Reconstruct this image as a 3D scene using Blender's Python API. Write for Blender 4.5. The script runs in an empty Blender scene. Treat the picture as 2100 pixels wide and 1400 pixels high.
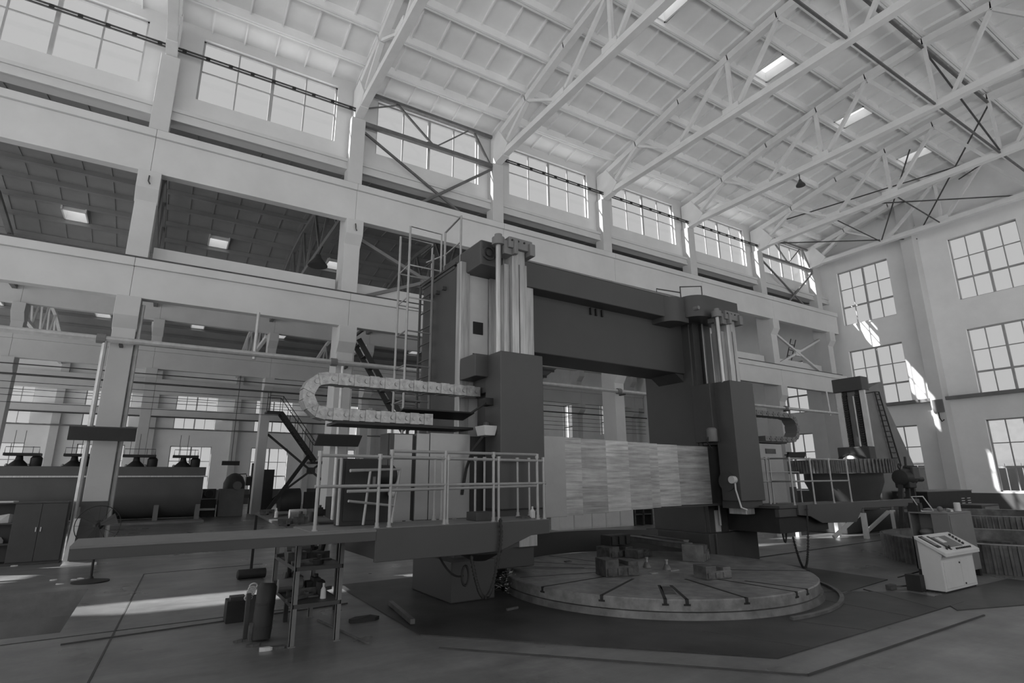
import bpy, bmesh, math, random
from mathutils import Vector, Matrix
random.seed(7)
SC = bpy.context.scene
COL = SC.collection
pi = math.pi

# ------------------------------------------------------------------ camera
YAW, PIT, ROLL, FPX, EYE = 1.0137, 0.2452, 0.0069, 1136.3, 1.8
AM = 0.0246                                   # the lathe stands 1.4 degrees off the hall's axis
fw = Vector((math.cos(PIT)*math.cos(YAW), math.cos(PIT)*math.sin(YAW), math.sin(PIT)))
rt = Vector((math.sin(YAW), -math.cos(YAW), 0.0))
dn = fw.cross(rt)
R2 = rt*math.cos(ROLL) + dn*math.sin(ROLL)
D2 = -rt*math.sin(ROLL) + dn*math.cos(ROLL)
cam_d = bpy.data.cameras.new('camera')
cam = bpy.data.objects.new('camera', cam_d); COL.objects.link(cam)
cam_d.sensor_fit = 'HORIZONTAL'; cam_d.sensor_width = 36.0
cam_d.lens = 36.0*FPX/2100.0
cam_d.clip_start = 0.1; cam_d.clip_end = 500
M = Matrix((R2, -D2, -fw)).transposed().to_4x4()
M.translation = Vector((0, 0, EYE)); cam.matrix_world = M
SC.camera = cam

# ------------------------------------------------------------------ world, sun, exposure
SC.view_settings.view_transform = 'Standard'; SC.view_settings.look = 'None'
SC.view_settings.exposure = 0.0; SC.view_settings.gamma = 1.0
SC.view_settings.use_curve_mapping = False
SKY_FAR, SKY_FILL, SKY_LOW = 0.55, 1.2, 2.4  # sky made brighter behind the camera, added to fill the hall
W = bpy.data.worlds.new('sky'); SC.world = W; W.use_nodes = True
nt = W.node_tree; nt.nodes.clear()
tc = nt.nodes.new('ShaderNodeTexCoord')
dot = nt.nodes.new('ShaderNodeVectorMath'); dot.operation = 'DOT_PRODUCT'
dot.inputs[1].default_value = (-0.55, -0.83, 0.0)
mr = nt.nodes.new('ShaderNodeMapRange'); mr.inputs[1].default_value = -0.1; mr.inputs[2].default_value = 0.6
mr.inputs[3].default_value = SKY_FAR; mr.inputs[4].default_value = SKY_FILL
sx = nt.nodes.new('ShaderNodeSeparateXYZ')
mz = nt.nodes.new('ShaderNodeMapRange'); mz.inputs[1].default_value = -0.08; mz.inputs[2].default_value = 0.0
mz.inputs[3].default_value = SKY_LOW; mz.inputs[4].default_value = 1.0
mul = nt.nodes.new('ShaderNodeMath'); mul.operation = 'MULTIPLY'
bg = nt.nodes.new('ShaderNodeBackground'); bg.inputs[0].default_value = (1, 1, 1, 1)
wo = nt.nodes.new('ShaderNodeOutputWorld')
L = nt.links.new
L(tc.outputs['Generated'], dot.inputs[0]); L(dot.outputs['Value'], mr.inputs[0])
L(tc.outputs['Generated'], sx.inputs[0]); L(sx.outputs['Z'], mz.inputs[0])
mlow = nt.nodes.new('ShaderNodeMapRange'); mlow.inputs[1].default_value = -0.1; mlow.inputs[2].default_value = 0.6
mlow.inputs[3].default_value = 0.8; mlow.inputs[4].default_value = SKY_LOW      # added glow from below the horizon, fills the ceiling from the open side
L(dot.outputs['Value'], mlow.inputs[0]); L(mlow.outputs[0], mz.inputs[3])
L(mr.outputs[0], mul.inputs[0]); L(mz.outputs[0], mul.inputs[1])
L(mul.outputs[0], bg.inputs[1]); L(bg.outputs[0], wo.inputs[0])
sun_d = bpy.data.lights.new('sun', 'SUN'); sun_d.energy = 11.0; sun_d.angle = 0.009
sun = bpy.data.objects.new('sun', sun_d); COL.objects.link(sun)
sun.rotation_euler = Vector((1.0, -0.485, -0.88)).to_track_quat('-Z', 'Y').to_euler()
sun.location = (-10, 25, 40)

# ------------------------------------------------------------------ pixel helpers (points of the photo carried onto real planes)
def ray(px, py): return R2*((px-1050)/FPX) + D2*((py-700)/FPX) + fw
def at(px, py, x=None, y=None, z=None):
    v = ray(px, py); o = Vector((0, 0, EYE))
    t = x/v.x if x is not None else y/v.y if y is not None else (z-EYE)/v.z
    return o + v*t
def loc(p): c, s = math.cos(AM), math.sin(AM); return Vector((c*p.x+s*p.y, -s*p.x+c*p.y, p.z))
def am(px, py, u=None, v=None, z=None):       # the same in the lathe's own frame (u along its beam, v away, z up)
    w = loc(ray(px, py)); o = Vector((0, 0, EYE))
    t = u/w.x if u is not None else v/w.y if v is not None else (z-EYE)/w.z
    return o + w*t

# ------------------------------------------------------------------ materials (all grey: a black-and-white photograph)
def mat(name, g, rough=0.6, metal=0.0, var=0.12, scale=3.0, stretch=(1, 1, 1), bump=0.0, dirt=0.0, spec=0.4, each=0.0):
    m = bpy.data.materials.new(name); m.use_nodes = True
    n = m.node_tree; b = n.nodes['Principled BSDF']; k = n.links.new
    b.inputs['Roughness'].default_value = rough; b.inputs['Metallic'].default_value = metal
    b.inputs['Specular IOR Level'].default_value = spec
    if var:
        t = n.nodes.new('ShaderNodeTexCoord'); mp = n.nodes.new('ShaderNodeMapping')
        mp.inputs['Scale'].default_value = stretch
        no = n.nodes.new('ShaderNodeTexNoise'); no.inputs['Scale'].default_value = scale
        no.inputs['Detail'].default_value = 6; no.inputs['Roughness'].default_value = 0.6
        r = n.nodes.new('ShaderNodeMapRange'); r.inputs[1].default_value = 0.3; r.inputs[2].default_value = 0.7
        r.inputs[3].default_value = g*(1-var); r.inputs[4].default_value = min(0.95, g*(1+var))
        k(t.outputs['Object'], mp.inputs[0]); k(mp.outputs[0], no.inputs['Vector']); k(no.outputs['Fac'], r.inputs[0])
        out = r.outputs[0]
        if dirt:
            n2 = n.nodes.new('ShaderNodeTexNoise'); n2.inputs['Scale'].default_value = scale*0.31
            n2.inputs['Detail'].default_value = 8; n2.inputs['Roughness'].default_value = 0.7
            r2 = n.nodes.new('ShaderNodeMapRange'); r2.inputs[1].default_value = 0.35; r2.inputs[2].default_value = 0.62
            r2.inputs[3].default_value = 1-dirt; r2.inputs[4].default_value = 1.0
            mu = n.nodes.new('ShaderNodeMath'); mu.operation = 'MULTIPLY'
            k(t.outputs['Object'], n2.inputs['Vector']); k(n2.outputs['Fac'], r2.inputs[0])
            k(out, mu.inputs[0]); k(r2.outputs[0], mu.inputs[1]); out = mu.outputs[0]
        if each:                              # sheets of one set differ a little from each other
            oi = n.nodes.new('ShaderNodeObjectInfo'); r3 = n.nodes.new('ShaderNodeMapRange'); r3.inputs[3].default_value = 1-each; r3.inputs[4].default_value = 1+each*.5
            m3 = n.nodes.new('ShaderNodeMath'); m3.operation = 'MULTIPLY'; k(oi.outputs['Random'], r3.inputs[0]); k(out, m3.inputs[0]); k(r3.outputs[0], m3.inputs[1]); out = m3.outputs[0]
            va = n.nodes.new('ShaderNodeVectorMath'); va.operation = 'ADD'; mm = n.nodes.new('ShaderNodeMath'); mm.operation = 'MULTIPLY'; mm.inputs[1].default_value = 37.0
            k(oi.outputs['Random'], mm.inputs[0]); k(mp.outputs[0], va.inputs[0]); k(mm.outputs[0], va.inputs[1]); k(va.outputs[0], no.inputs['Vector'])
        cb = n.nodes.new('ShaderNodeCombineColor')
        for i in range(3): k(out, cb.inputs[i])
        k(cb.outputs[0], b.inputs['Base Color'])
        if bump:
            bp = n.nodes.new('ShaderNodeBump'); bp.inputs['Strength'].default_value = bump; bp.inputs['Distance'].default_value = 0.02
            k(no.outputs['Fac'], bp.inputs['Height']); k(bp.outputs[0], b.inputs['Normal'])
    else:
        b.inputs['Base Color'].default_value = (g, g, g, 1)
    return m
def glass_mat(name, tint, gloss=0.06):
    m = bpy.data.materials.new(name); m.use_nodes = True; n = m.node_tree; n.nodes.clear(); k = n.links.new
    t = n.nodes.new('ShaderNodeBsdfTransparent'); t.inputs[0].default_value = (tint, tint, tint, 1)
    g = n.nodes.new('ShaderNodeBsdfGlossy'); g.inputs[1].default_value = 0.15
    mx = n.nodes.new('ShaderNodeMixShader'); mx.inputs[0].default_value = gloss
    o = n.nodes.new('ShaderNodeOutputMaterial')
    k(t.outputs[0], mx.inputs[1]); k(g.outputs[0], mx.inputs[2]); k(mx.outputs[0], o.inputs[0])
    return m
def frp_mat(name, g):                          # milky plastic skylight sheet: lets daylight through diffusely
    m = bpy.data.materials.new(name); m.use_nodes = True; n = m.node_tree; n.nodes.clear()
    t = n.nodes.new('ShaderNodeBsdfTranslucent'); t.inputs[0].default_value = (g, g, g, 1)
    o = n.nodes.new('ShaderNodeOutputMaterial'); n.links.new(t.outputs[0], o.inputs[0]); return m
MT = dict(
    farwall=mat('whitewashed_wall', 0.86, 0.8, 0, 0.04, 0.8, dirt=0.05),
    wall=mat('white_wall_paint', 0.66, 0.8, 0, 0.05, 0.8, dirt=0.06),
    beam=mat('pale_beam_paint', 0.60, 0.75, 0, 0.05, 0.7, dirt=0.08),
    colm=mat('column_paint', 0.56, 0.75, 0, 0.05, 0.9, dirt=0.06),
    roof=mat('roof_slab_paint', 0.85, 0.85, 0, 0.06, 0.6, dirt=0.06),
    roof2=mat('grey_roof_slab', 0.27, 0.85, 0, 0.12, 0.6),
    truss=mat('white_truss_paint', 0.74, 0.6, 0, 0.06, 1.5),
    wains=mat('dark_dado_paint', 0.09, 0.6, 0, 0.12, 1.0),
    black=mat('black_metal', 0.022, 0.55, 0, 0.2, 4),
    dark=mat('dark_grey_paint', 0.055, 0.5, 0, 0.12, 2),
    mach=mat('lathe_grey_paint', 0.06, 0.45, 0, 0.06, 1.2),
    mach2=mat('lathe_pale_grey_paint', 0.068, 0.45, 0, 0.06, 1.2),
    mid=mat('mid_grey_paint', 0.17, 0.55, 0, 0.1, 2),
    pale=mat('pale_grey_paint', 0.58, 0.5, 0, 0.06, 2),
    steel=mat('bright_steel', 0.42, 0.38, 0.75, 0.22, 3, (6, 6, 0.5)),
    guide=mat('scraped_guideway', 0.42, 0.42, 0.5, 0.3, 3, (5, 5, 0.35)),
    strip=mat('pale_guide_strip', 0.62, 0.5, 0.2, 0.08, 2),
    cover=mat('steel_cover_sheet', 0.46, 0.42, 0.6, 0.35, 2.2, (0.6, 0.6, 9.0), dirt=0.25, each=0.3),
    cover2=mat('smooth_cover_sheet', 0.33, 0.45, 0.6, 0.1, 1.5),
    pipe=mat('galvanised_pipe', 0.55, 0.4, 0.55, 0.12, 6),
    rail=mat('pale_rail_pipe', 0.36, 0.4, 0.35, 0.1, 6),
    chain=mat('cable_chain_plate', 0.36, 0.45, 0.5, 0.3, 14),
    iron=mat('oily_cast_iron', 0.15, 0.42, 0.25, 0.4, 4, bump=0.1, dirt=0.3),
    table=mat('turned_table_steel', 0.26, 0.4, 0.25, 0.35, 5, (1, 1, 1), dirt=0.35),
    rust=mat('dull_scrap_iron', 0.09, 0.7, 0.3, 0.45, 9),
    deck=mat('oily_deck_plate', 0.065, 0.45, 0.2, 0.35, 1.6, bump=0.05, dirt=0.4),
    concrete=mat('concrete', 0.19, 0.65, 0, 0.25, 1.4, dirt=0.2),
    tank=mat('tank_paint', 0.1, 0.4, 0, 0.1, 1.2),
    paper=mat('white_paper', 0.6, 0.8, 0, 0.1, 5),
    mullion=mat('window_bar_paint', 0.36, 0.7, 0, 0.08, 3),
    brace=mat('grey_bracing', 0.13, 0.6, 0, 0.2, 4),
    groove=mat('floor_joint', 0.06, 0.8, 0, 0.2, 4),
    rod=mat('dark_bracing', 0.07, 0.6, 0, 0.2, 4),
    bounce=mat('white_bounce_sheet', 0.8, 0.8, 0, 0.04, 1),  # for the added reflecting sheets over the aisle roofs
    frp=frp_mat('skylight_sheet', 0.7),
    glass=glass_mat('window_glass', 0.97, 0.04),
)
def floor_mat():
    m = bpy.data.materials.new('hall_floor'); m.use_nodes = True
    n = m.node_tree; b = n.nodes['Principled BSDF']; k = n.links.new
    t = n.nodes.new('ShaderNodeTexCoord')
    def noise(sc, det, st=(1, 1, 1)):
        mp = n.nodes.new('ShaderNodeMapping'); mp.inputs['Scale'].default_value = st
        o = n.nodes.new('ShaderNodeTexNoise'); o.inputs['Scale'].default_value = sc; o.inputs['Detail'].default_value = det
        o.inputs['Roughness'].default_value = 0.65
        k(t.outputs['Object'], mp.inputs[0]); k(mp.outputs[0], o.inputs['Vector']); return o.outputs['Fac']
    def rng(s, a, c, lo, hi):
        r = n.nodes.new('ShaderNodeMapRange'); r.inputs[1].default_value = a; r.inputs[2].default_value = c
        r.inputs[3].default_value = lo; r.inputs[4].default_value = hi; k(s, r.inputs[0]); return r.outputs[0]
    def mulv(a, c):
        o = n.nodes.new('ShaderNodeMath'); o.operation = 'MULTIPLY'; k(a, o.inputs[0]); k(c, o.inputs[1]); return o.outputs[0]
    a = rng(noise(0.55, 8), 0.32, 0.68, 0.12, 0.22)
    c = rng(noise(1.6, 6, (0.35, 2.2, 1)), 0.3, 0.7, 0.78, 1.15)
    d = rng(noise(7, 8), 0.3, 0.62, 0.86, 1.05)
    out = mulv(mulv(a, c), d)
    cb = n.nodes.new('ShaderNodeCombineColor')
    for i in range(3): k(out, cb.inputs[i])
    k(cb.outputs[0], b.inputs['Base Color'])
    k(rng(noise(0.7, 2), 0.35, 0.65, 0.27, 0.42), b.inputs['Roughness'])
    b.inputs['Specular IOR Level'].default_value = 0.55
    return m
MT['floor'] = floor_mat()

# ------------------------------------------------------------------ mesh builder
UP = Vector((0, 0, 1))
class MB:
    def __init__(s): s.b = bmesh.new(); s.smooth = False
    def hexa(s, q):
        v = [s.b.verts.new(p) for p in q]
        for f in ((0, 3, 2, 1), (4, 5, 6, 7), (0, 1, 5, 4), (1, 2, 6, 5), (2, 3, 7, 6), (3, 0, 4, 7)):
            s.b.faces.new([v[i] for i in f])
        return s
    def box(s, x0, x1, y0, y1, z0, z1):
        x0, x1 = min(x0, x1), max(x0, x1); y0, y1 = min(y0, y1), max(y0, y1); z0, z1 = min(z0, z1), max(z0, z1)
        return s.hexa([(x0, y0, z0), (x1, y0, z0), (x1, y1, z0), (x0, y1, z0), (x0, y0, z1), (x1, y0, z1), (x1, y1, z1), (x0, y1, z1)])
    def bar(s, p, q, w, h=None, up=UP):
        p, q = Vector(p), Vector(q); h = h or w; d = (q-p).normalized(); up = Vector(up)
        if abs(d.dot(up)) > 0.98: up = Vector((1, 0, 0)) if abs(d.x) < 0.9 else Vector((0, 1, 0))
        a = d.cross(up).normalized()*w/2; c = a.cross(d).normalized()*h/2
        return s.hexa([p-a-c, p+a-c, p+a+c, p-a+c, q-a-c, q+a-c, q+a+c, q-a+c])
    def tube(s, pts, r, n=8, closed=False):
        pts = [Vector(p) for p in pts]; N = len(pts); rings = []
        ref = None
        for i, p in enumerate(pts):
            if closed: d = pts[(i+1) % N]-pts[i-1]
            else: d = pts[min(i+1, N-1)]-pts[max(i-1, 0)]
            d.normalize()
            if ref is None:
                ref = d.orthogonal().normalized()
            ref = (ref-d*ref.dot(d)).normalized(); c = d.cross(ref)
            rr = r[i] if isinstance(r, (list, tuple)) else r
            rings.append([s.b.verts.new(p+(ref*math.cos(2*pi*j/n)+c*math.sin(2*pi*j/n))*rr) for j in range(n)])
        for i in range(N if closed else N-1):
            A, B = rings[i], rings[(i+1) % N]
            for j in range(n): s.b.faces.new([A[j], A[(j+1) % n], B[(j+1) % n], B[j]])
        if not closed:
            s.b.faces.new(list(reversed(rings[0]))); s.b.faces.new(rings[-1])
        return s
    def prism(s, poly, f0, f1):               # poly: list of 2-d points, f0 / f1 map a 2-d point to the two end faces
        A = [s.b.verts.new(f0(*p)) for p in poly]; B = [s.b.verts.new(f1(*p)) for p in poly]; n = len(poly)
        s.b.faces.new(list(reversed(A))); s.b.faces.new(B)
        for i in range(n): s.b.faces.new([A[i], A[(i+1) % n], B[(i+1) % n], B[i]])
        return s
    def pz(s, poly, z0, z1): return s.prism(poly, lambda a, b: (a, b, z0), lambda a, b: (a, b, z1))
    def px(s, poly, x0, x1): return s.prism(poly, lambda a, b: (x0, a, b), lambda a, b: (x1, a, b))
    def py(s, poly, y0, y1): return s.prism(poly, lambda a, b: (a, y0, b), lambda a, b: (a, y1, b))
    def lathe(s, c, prof, n=24, a0=0.0, a1=2*pi, axis='z', cap=True):
        c = Vector(c); full = abs(a1-a0-2*pi) < 1e-6; m = n if full else n+1; rings = []
        for r, h in prof:
            ring = []
            for i in range(m):
                a = a0+(a1-a0)*i/n; ca, sa = math.cos(a)*r, math.sin(a)*r
                o = (ca, sa, h) if axis == 'z' else (h, ca, sa) if axis == 'x' else (ca, h, sa)
                ring.append(s.b.verts.new(c+Vector(o)))
            rings.append(ring)
        for A, B in zip(rings, rings[1:]):
            for i in range(m if full else m-1):
                s.b.faces.new([A[i], A[(i+1) % m], B[(i+1) % m], B[i]])
        if cap:
            if full:
                s.b.faces.new(list(reversed(rings[0]))); s.b.faces.new(rings[-1])
            else:
                s.b.faces.new([r[0] for r in rings]); s.b.faces.new([r[-1] for r in reversed(rings)])
        return s
    def ringwall(s, c, r0, r1, z0, z1, n=48, a0=0.0, a1=2*pi):
        return s.lathe(c, [(r0, z0), (r1, z0), (r1, z1), (r0, z1), (r0, z0)], n, a0, a1, cap=not abs(a1-a0-2*pi) < 1e-6)
    def ball(s, c, r, sc=(1, 1, 1), seg=12):
        c = Vector(c); prof = [(max(1e-3, math.sin(pi*i/8))*r, -math.cos(pi*i/8)*r) for i in range(9)]
        k = MB(); k.lathe((0, 0, 0), prof, seg)
        for v in k.b.verts: v.co = Vector((v.co.x*sc[0], v.co.y*sc[1], v.co.z*sc[2]))+c
        me = bpy.data.meshes.new('t'); k.b.to_mesh(me); s.b.from_mesh(me); bpy.data.meshes.remove(me); k.b.free()
        return s
GROW = 1.0                                     # scales lathe and platforms up about the camera, correcting coordinates drawn too small
def grow_about_eye(p):  # enlarges a point about the camera; low points held at deck height
    p = Vector(p)
    if GROW == 1.0: return p
    p = Vector((p.x*GROW, p.y*GROW, EYE+(p.z-EYE)*GROW)); p.z = max(p.z, 0.014); return p
def org(o):
    while o.parent: o = o.parent
    return Vector(o['_o']) if '_o' in o else Vector((0, 0, 0))
def build(name, mb, m, parent=None, o=None, bevel=0.0, smooth=False, label=None, rot=0.0):
    me = bpy.data.meshes.new(name)
    base = org(parent) if parent else grow_about_eye(o) if o is not None else Vector((0, 0, 0))
    bmesh.ops.recalc_face_normals(mb.b, faces=mb.b.faces[:])
    for v in mb.b.verts: v.co = grow_about_eye(v.co)-base
    mb.b.to_mesh(me); mb.b.free()
    me.materials.append(MT[m])
    ob = bpy.data.objects.new(name, me); COL.objects.link(ob)
    if parent: ob.parent = parent
    elif o is not None:
        ob['_o'] = list(base); place(ob, base, rot)
    if smooth:
        for p in me.polygons: p.use_smooth = True
        if hasattr(me, 'set_sharp_from_angle'): me.set_sharp_from_angle(angle=math.radians(35))
    if bevel:
        bv = ob.modifiers.new('edge', 'BEVEL'); bv.width = bevel; bv.segments = 2; bv.limit_method = 'ANGLE'
    if label: ob['label'] = label
    return ob
def place(ob, base, rot):
    c, s = math.cos(rot), math.sin(rot)
    ob.location = (c*base.x-s*base.y, s*base.x+c*base.y, base.z); ob.rotation_euler = (0, 0, rot)
def tag(ob, label=None, cat=None, group=None, kind=None):
    if label: ob['label'] = label
    if cat: ob['category'] = cat
    if group: ob['group'] = group
    if kind: ob['kind'] = kind
    return ob
def thing(name, label, cat, o, rot=0.0, group=None):
    e = bpy.data.objects.new(name, None); COL.objects.link(e); e.empty_display_size = 0.3
    o = grow_about_eye(o); e['_o'] = list(o); place(e, o, rot)
    return tag(e, label, cat, group)
def solo(name, mb, m, label, cat, o, group=None, rot=0.0, **kw):
    return tag(build(name, mb, m, None, o, rot=rot, **kw), label, cat, group)
def struct(name, mb, m, label=None, parent=None, **kw):
    ob = build(name, mb, m, parent, **kw); ob['kind'] = 'structure'
    if label: ob['label'] = label
    return ob
# ================================================================== THE HALL
END = 36.3                                    # inner face of the end wall
GX = [-7.35, -1.29, 4.77, 10.83, 16.89, 22.95, 29.01, 34.85]   # column lines
YB = 18.0                                     # front face of the crane beams
YW = 18.85                                    # inner face of the clerestory wall
YA, YO = 36.0, 53.6                           # second row of columns, outer wall
YC = 6.8                                      # middle of the hall
X0 = -28.0; XA = -18.0
EXT = [-25.53, -19.47, -13.41]            # bays behind the camera's left

# ---- floor with the open pit
PX0, PX1, PY0, PY1 = -4.6, -0.8, 9.4, 12.85
f = MB()
f.box(-36, PX0, -6, 60, -0.4, 0); f.box(PX1, 60, -6, 60, -0.4, 0)
f.box(PX0, PX1, -6, PY0, -0.4, 0); f.box(PX0, PX1, PY1, 60, -0.4, 0)
struct('floor', f, 'floor')
f = MB()
f.box(PX0-.2, PX1+.2, PY0-.2, PY1+.2, -1.25, -1.1)
f.box(PX0-.2, PX0, PY0-.2, PY1+.2, -1.1, -0.4); f.box(PX1, PX1+.2, PY0-.2, PY1+.2, -1.1, -0.4)
f.box(PX0, PX1, PY0-.2, PY0, -1.1, -0.4); f.box(PX0, PX1, PY1, PY1+.2, -1.1, -0.4)
struct('pit_lining', f, 'concrete')

# ---- oily steel deck round the lathe (polygon in the lathe's frame)
def rotp(p): c, s = math.cos(AM), math.sin(AM); return (c*p[0]-s*p[1], s*p[0]+c*p[1])
DECK = [(3.07, 6.72), (5.73, 3.79), (10.46, 3.78), (10.6, 4.55), (9.9, 5.15), (11.6, 5.3), (12.0, 8.4), (9.5, 10.5), (3.2, 10.6)]
struct('floor_deck', MB().pz([rotp(p) for p in DECK], 0.0, 0.014), 'deck')
struct('floor_deck_strip', MB().pz([rotp(p) for p in [(9.75, 3.62), (10.95, 3.2), (13.4, 3.25), (13.4, 4.1), (10.6, 4.2)]], 0.0, 0.012), 'deck')
s = MB()
def seam(a, b, w=0.018, h=0.016):
    s.bar((*rotp(a), h/2), (*rotp(b), h/2), w, h)
for a, b in [((3.02, 6.1), (5.49, 3.34)), ((5.49, 3.34), (9.7, 3.3)), ((6.35, 3.8), (5.95, 4.9)), ((7.6, 3.8), (7.3, 4.6)), ((8.8, 3.8), (8.9, 5.2)), ((9.9, 5.15), (8.9, 5.6)),
             ((9.6, 3.8), (10.3, 5.1)), ((12.0, 5.3), (20, 5.9)), ((12.0, 8.4), (24, 8.6)), ((-0.5, 8.7), (2.9, 9.0))]:
    seam(a, b)
for a, b in [((-0.35, 4), (0.35, 14.2)), ((0.35, 14.2), (2.6, 14.3)), ((-3, 9.05), (2.6, 9.15))]: seam(a, b, 0.02, 0.006)
struct('floor_seam', s, 'groove')

# ---- walls with window openings
def wall_grid(holes, a0, a1, z0, z1, put):
    A = sorted({a0, a1, *[h[0] for h in holes], *[h[1] for h in holes]})
    Z = sorted({z0, z1, *[h[2] for h in holes], *[h[3] for h in holes]})
    for i in range(len(A)-1):
        run = None
        for j in range(len(Z)-1):
            ca, cz = (A[i]+A[i+1])/2, (Z[j]+Z[j+1])/2
            inside = any(h[0] < ca < h[1] and h[2] < cz < h[3] for h in holes)
            if inside:
                if run is not None: put(A[i], A[i+1], run, Z[j]); run = None
            elif run is None: run = Z[j]
        if run is not None: put(A[i], A[i+1], run, z1)
WN = [0]
def window(ax, c, a0, a1, z0, z1, nc, nr, label, mid=True, transom=None, th=0.05):
    WN[0] += 1; f = MB()
    def bx(p0, p1, q0, q1, d=0.05):
        if ax == 'y': f.box(p0, p1, c-d/2, c+d/2, q0, q1)
        else: f.box(c-d/2, c+d/2, p0, p1, q0, q1)
    bx(a0, a1, z0, z0+.06, .09); bx(a0, a1, z1-.06, z1, .09); bx(a0, a0+.06, z0, z1, .09); bx(a1-.06, a1, z0, z1, .09)
    for i in range(1, nc):
        x = a0+(a1-a0)*i/nc; w = 0.11 if (mid and i*2 == nc) else th
        bx(x-w/2, x+w/2, z0, z1, .08 if w > .1 else .05)
    for i in range(1, nr):
        z = z0+(z1-z0)*i/nr; w = 0.1 if transom == i else th
        bx(a0, a1, z-w/2, z+w/2, .07 if transom == i else .045)
    fo = struct('window_%d' % WN[0], f, 'mullion', label)
    g = MB()
    if ax == 'y': g.box(a0+.02, a1-.02, c+.03, c+.036, z0+.02, z1-.02)
    else: g.box(c+.03, c+.036, a0+.02, a1-.02, z0+.02, z1-.02)
    p = build('pane', g, 'glass', fo); p['kind'] = 'structure'
    return fo
# clerestory wall of the hall
CW = [(GX[i]+0.82, GX[i+1]-0.74, 14.05, 16.4) for i in range(7)]
EG = EXT+GX[:1]
CW += [(a+0.82, b-0.74, 14.05, 16.4) for a, b in zip(EG, EG[1:])]
CW[6] = (GX[6]+0.8, GX[7]-0.5, 14.05, 16.4)
w = MB(); wall_grid(CW, X0, END, 13.3, 17.3, lambda a, b, c, d: w.box(a, b, YW, YW+.28, c, d))
struct('wall_left', w, 'wall')
w = MB(); w.box(X0, END, 18.62, YW+.28, 12.93, 13.3); w.box(X0, END, 18.56, 18.64, 13.2, 13.32); w.box(X0, END, 18.58, 18.64, 12.9, 13.0)
struct('trim_1', w, 'beam')
for i, h in enumerate(CW[:7]): window('y', YW+.16, *h, 4, 2, None)
# end wall
RY = [(-3.65, -0.6), (2.45, 5.5), (8.6, 11.65), (14.8, 17.85), (20.9, 23.95), (27.0, 30.05), (39, 42), (45, 48)]
RZ = [(1.07, 4.7), (6.07, 9.58), (11.26, 14.85)]
ew = [(a, b, c, d) for a, b in RY for c, d in (RZ if a < 19 else RZ[:2])]
w = MB(); wall_grid([h for h in ew if h[0] < 19], -5.5, 19.1, 0, 19.2, lambda a, b, c, d: w.box(END, END+.4, a, b, c, d)); wall_grid([h for h in ew if h[0] > 19], 19.1, YO+.4, 0, 14.2, lambda a, b, c, d: w.box(END, END+.4, a, b, c, d))
struct('wall_end', w, 'farwall')
w = MB(); w.box(END-.012, END, -5.5, YO, 0, 1.0); struct('baseboard_end', w, 'wains')
w = MB(); w.box(END-.25, END, -5.5, 18.9, 15.75, 16.15); struct('trim_2', w, 'wall')
for a in (13.02, 0.2): 
    w = MB(); w.box(END-.75, END, a, a+.62, 0, 17.6); struct('pilaster', w, 'wall', bevel=.01)
for h in ew:
    if h[0] > 8: window('x', END+.2, *h, 4, 3, None, transom=1)
# outer wall and the aisle's closed end
OX = [(0.55+6.06*i-6.06*2, 3.55+6.06*i-6.06*2) for i in range(0, 9)]
oh = [(a, b, c, d) for a, b in OX for c, d in RZ[:2]]
w = MB(); wall_grid(oh, XA, END+.4, 0, 13.3, lambda a, b, c, d: w.box(a, b, YO, YO+.4, c, d))
struct('wall_far', w, 'farwall')
w = MB(); w.box(-16, END, YO-.012, YO, 0, 1.2); struct('baseboard_far', w, 'wains')
for h in oh: window('y', YO+.2, *h, 4, 3, None, transom=1)
w = MB(); w.box(X0, END, -5.6, -5.3, 9.0, 17.3); w.box(X0, END, -5.6, -5.3, 0, 1.5); struct('wall_right', w, 'wall')  # unseen wall, built in two bands to hold daylight off ceiling and floor
for i, x in enumerate([p[0]-1.5 for p in OX]+[OX[-1][1]+1.5]):
    w = MB(); w.box(x-.25, x+.25, YO-.45, YO, 0, 13); struct('pilaster', w, 'colm')
w = MB(); w.box(-16, END, YO-.6, YO-.2, 8.75, 10.0); w.box(-16, END, YO-.7, YO-.2, 7.0, 7.6); struct('trim_3', w, 'beam')
w = MB(); w.box(-16, END, YO-.74, YO-.5, 6.9, 7.0); struct('trim_4', w, 'rod')

# ---- columns of the arcade
def column(x, last=False):
    c = MB(); h = .27
    c.box(x-h, x+h, 18.15, 19.0, 0, 12.0)
    c.box(x-.26, x+.26, 18.4, 18.95, 12.0, 15.02)
    for zb in (6.82, 10.68):                   # corbels under both crane beams
        c.px([(18.2, zb), (17.93, zb), (17.93, zb-.55), (18.2, zb-.95)], x-h-.02, x+h+.02)
    return struct('column', c, 'colm', bevel=.012)
for x in GX: column(x)
for x in GX[1:]: 
    d = MB(); d.box(x-.276, x+.276, 18.142, 18.2, 0, 1.35); struct('column_dado', d, 'wains')
for i in range(-1, 8):                         # second row
    x = -1.0+6.02*i; c = MB()
    c.box(x-.25, x+.25, YA+.1, YA+.9, 0, 13.0)
    for zb in (7.9, 10.7): c.px([(YA+.15, zb), (YA-.3, zb), (YA-.3, zb-.5), (YA+.15, zb-.95)], x-.27, x+.27)
    struct('column', c, 'colm', bevel=.012)
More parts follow.
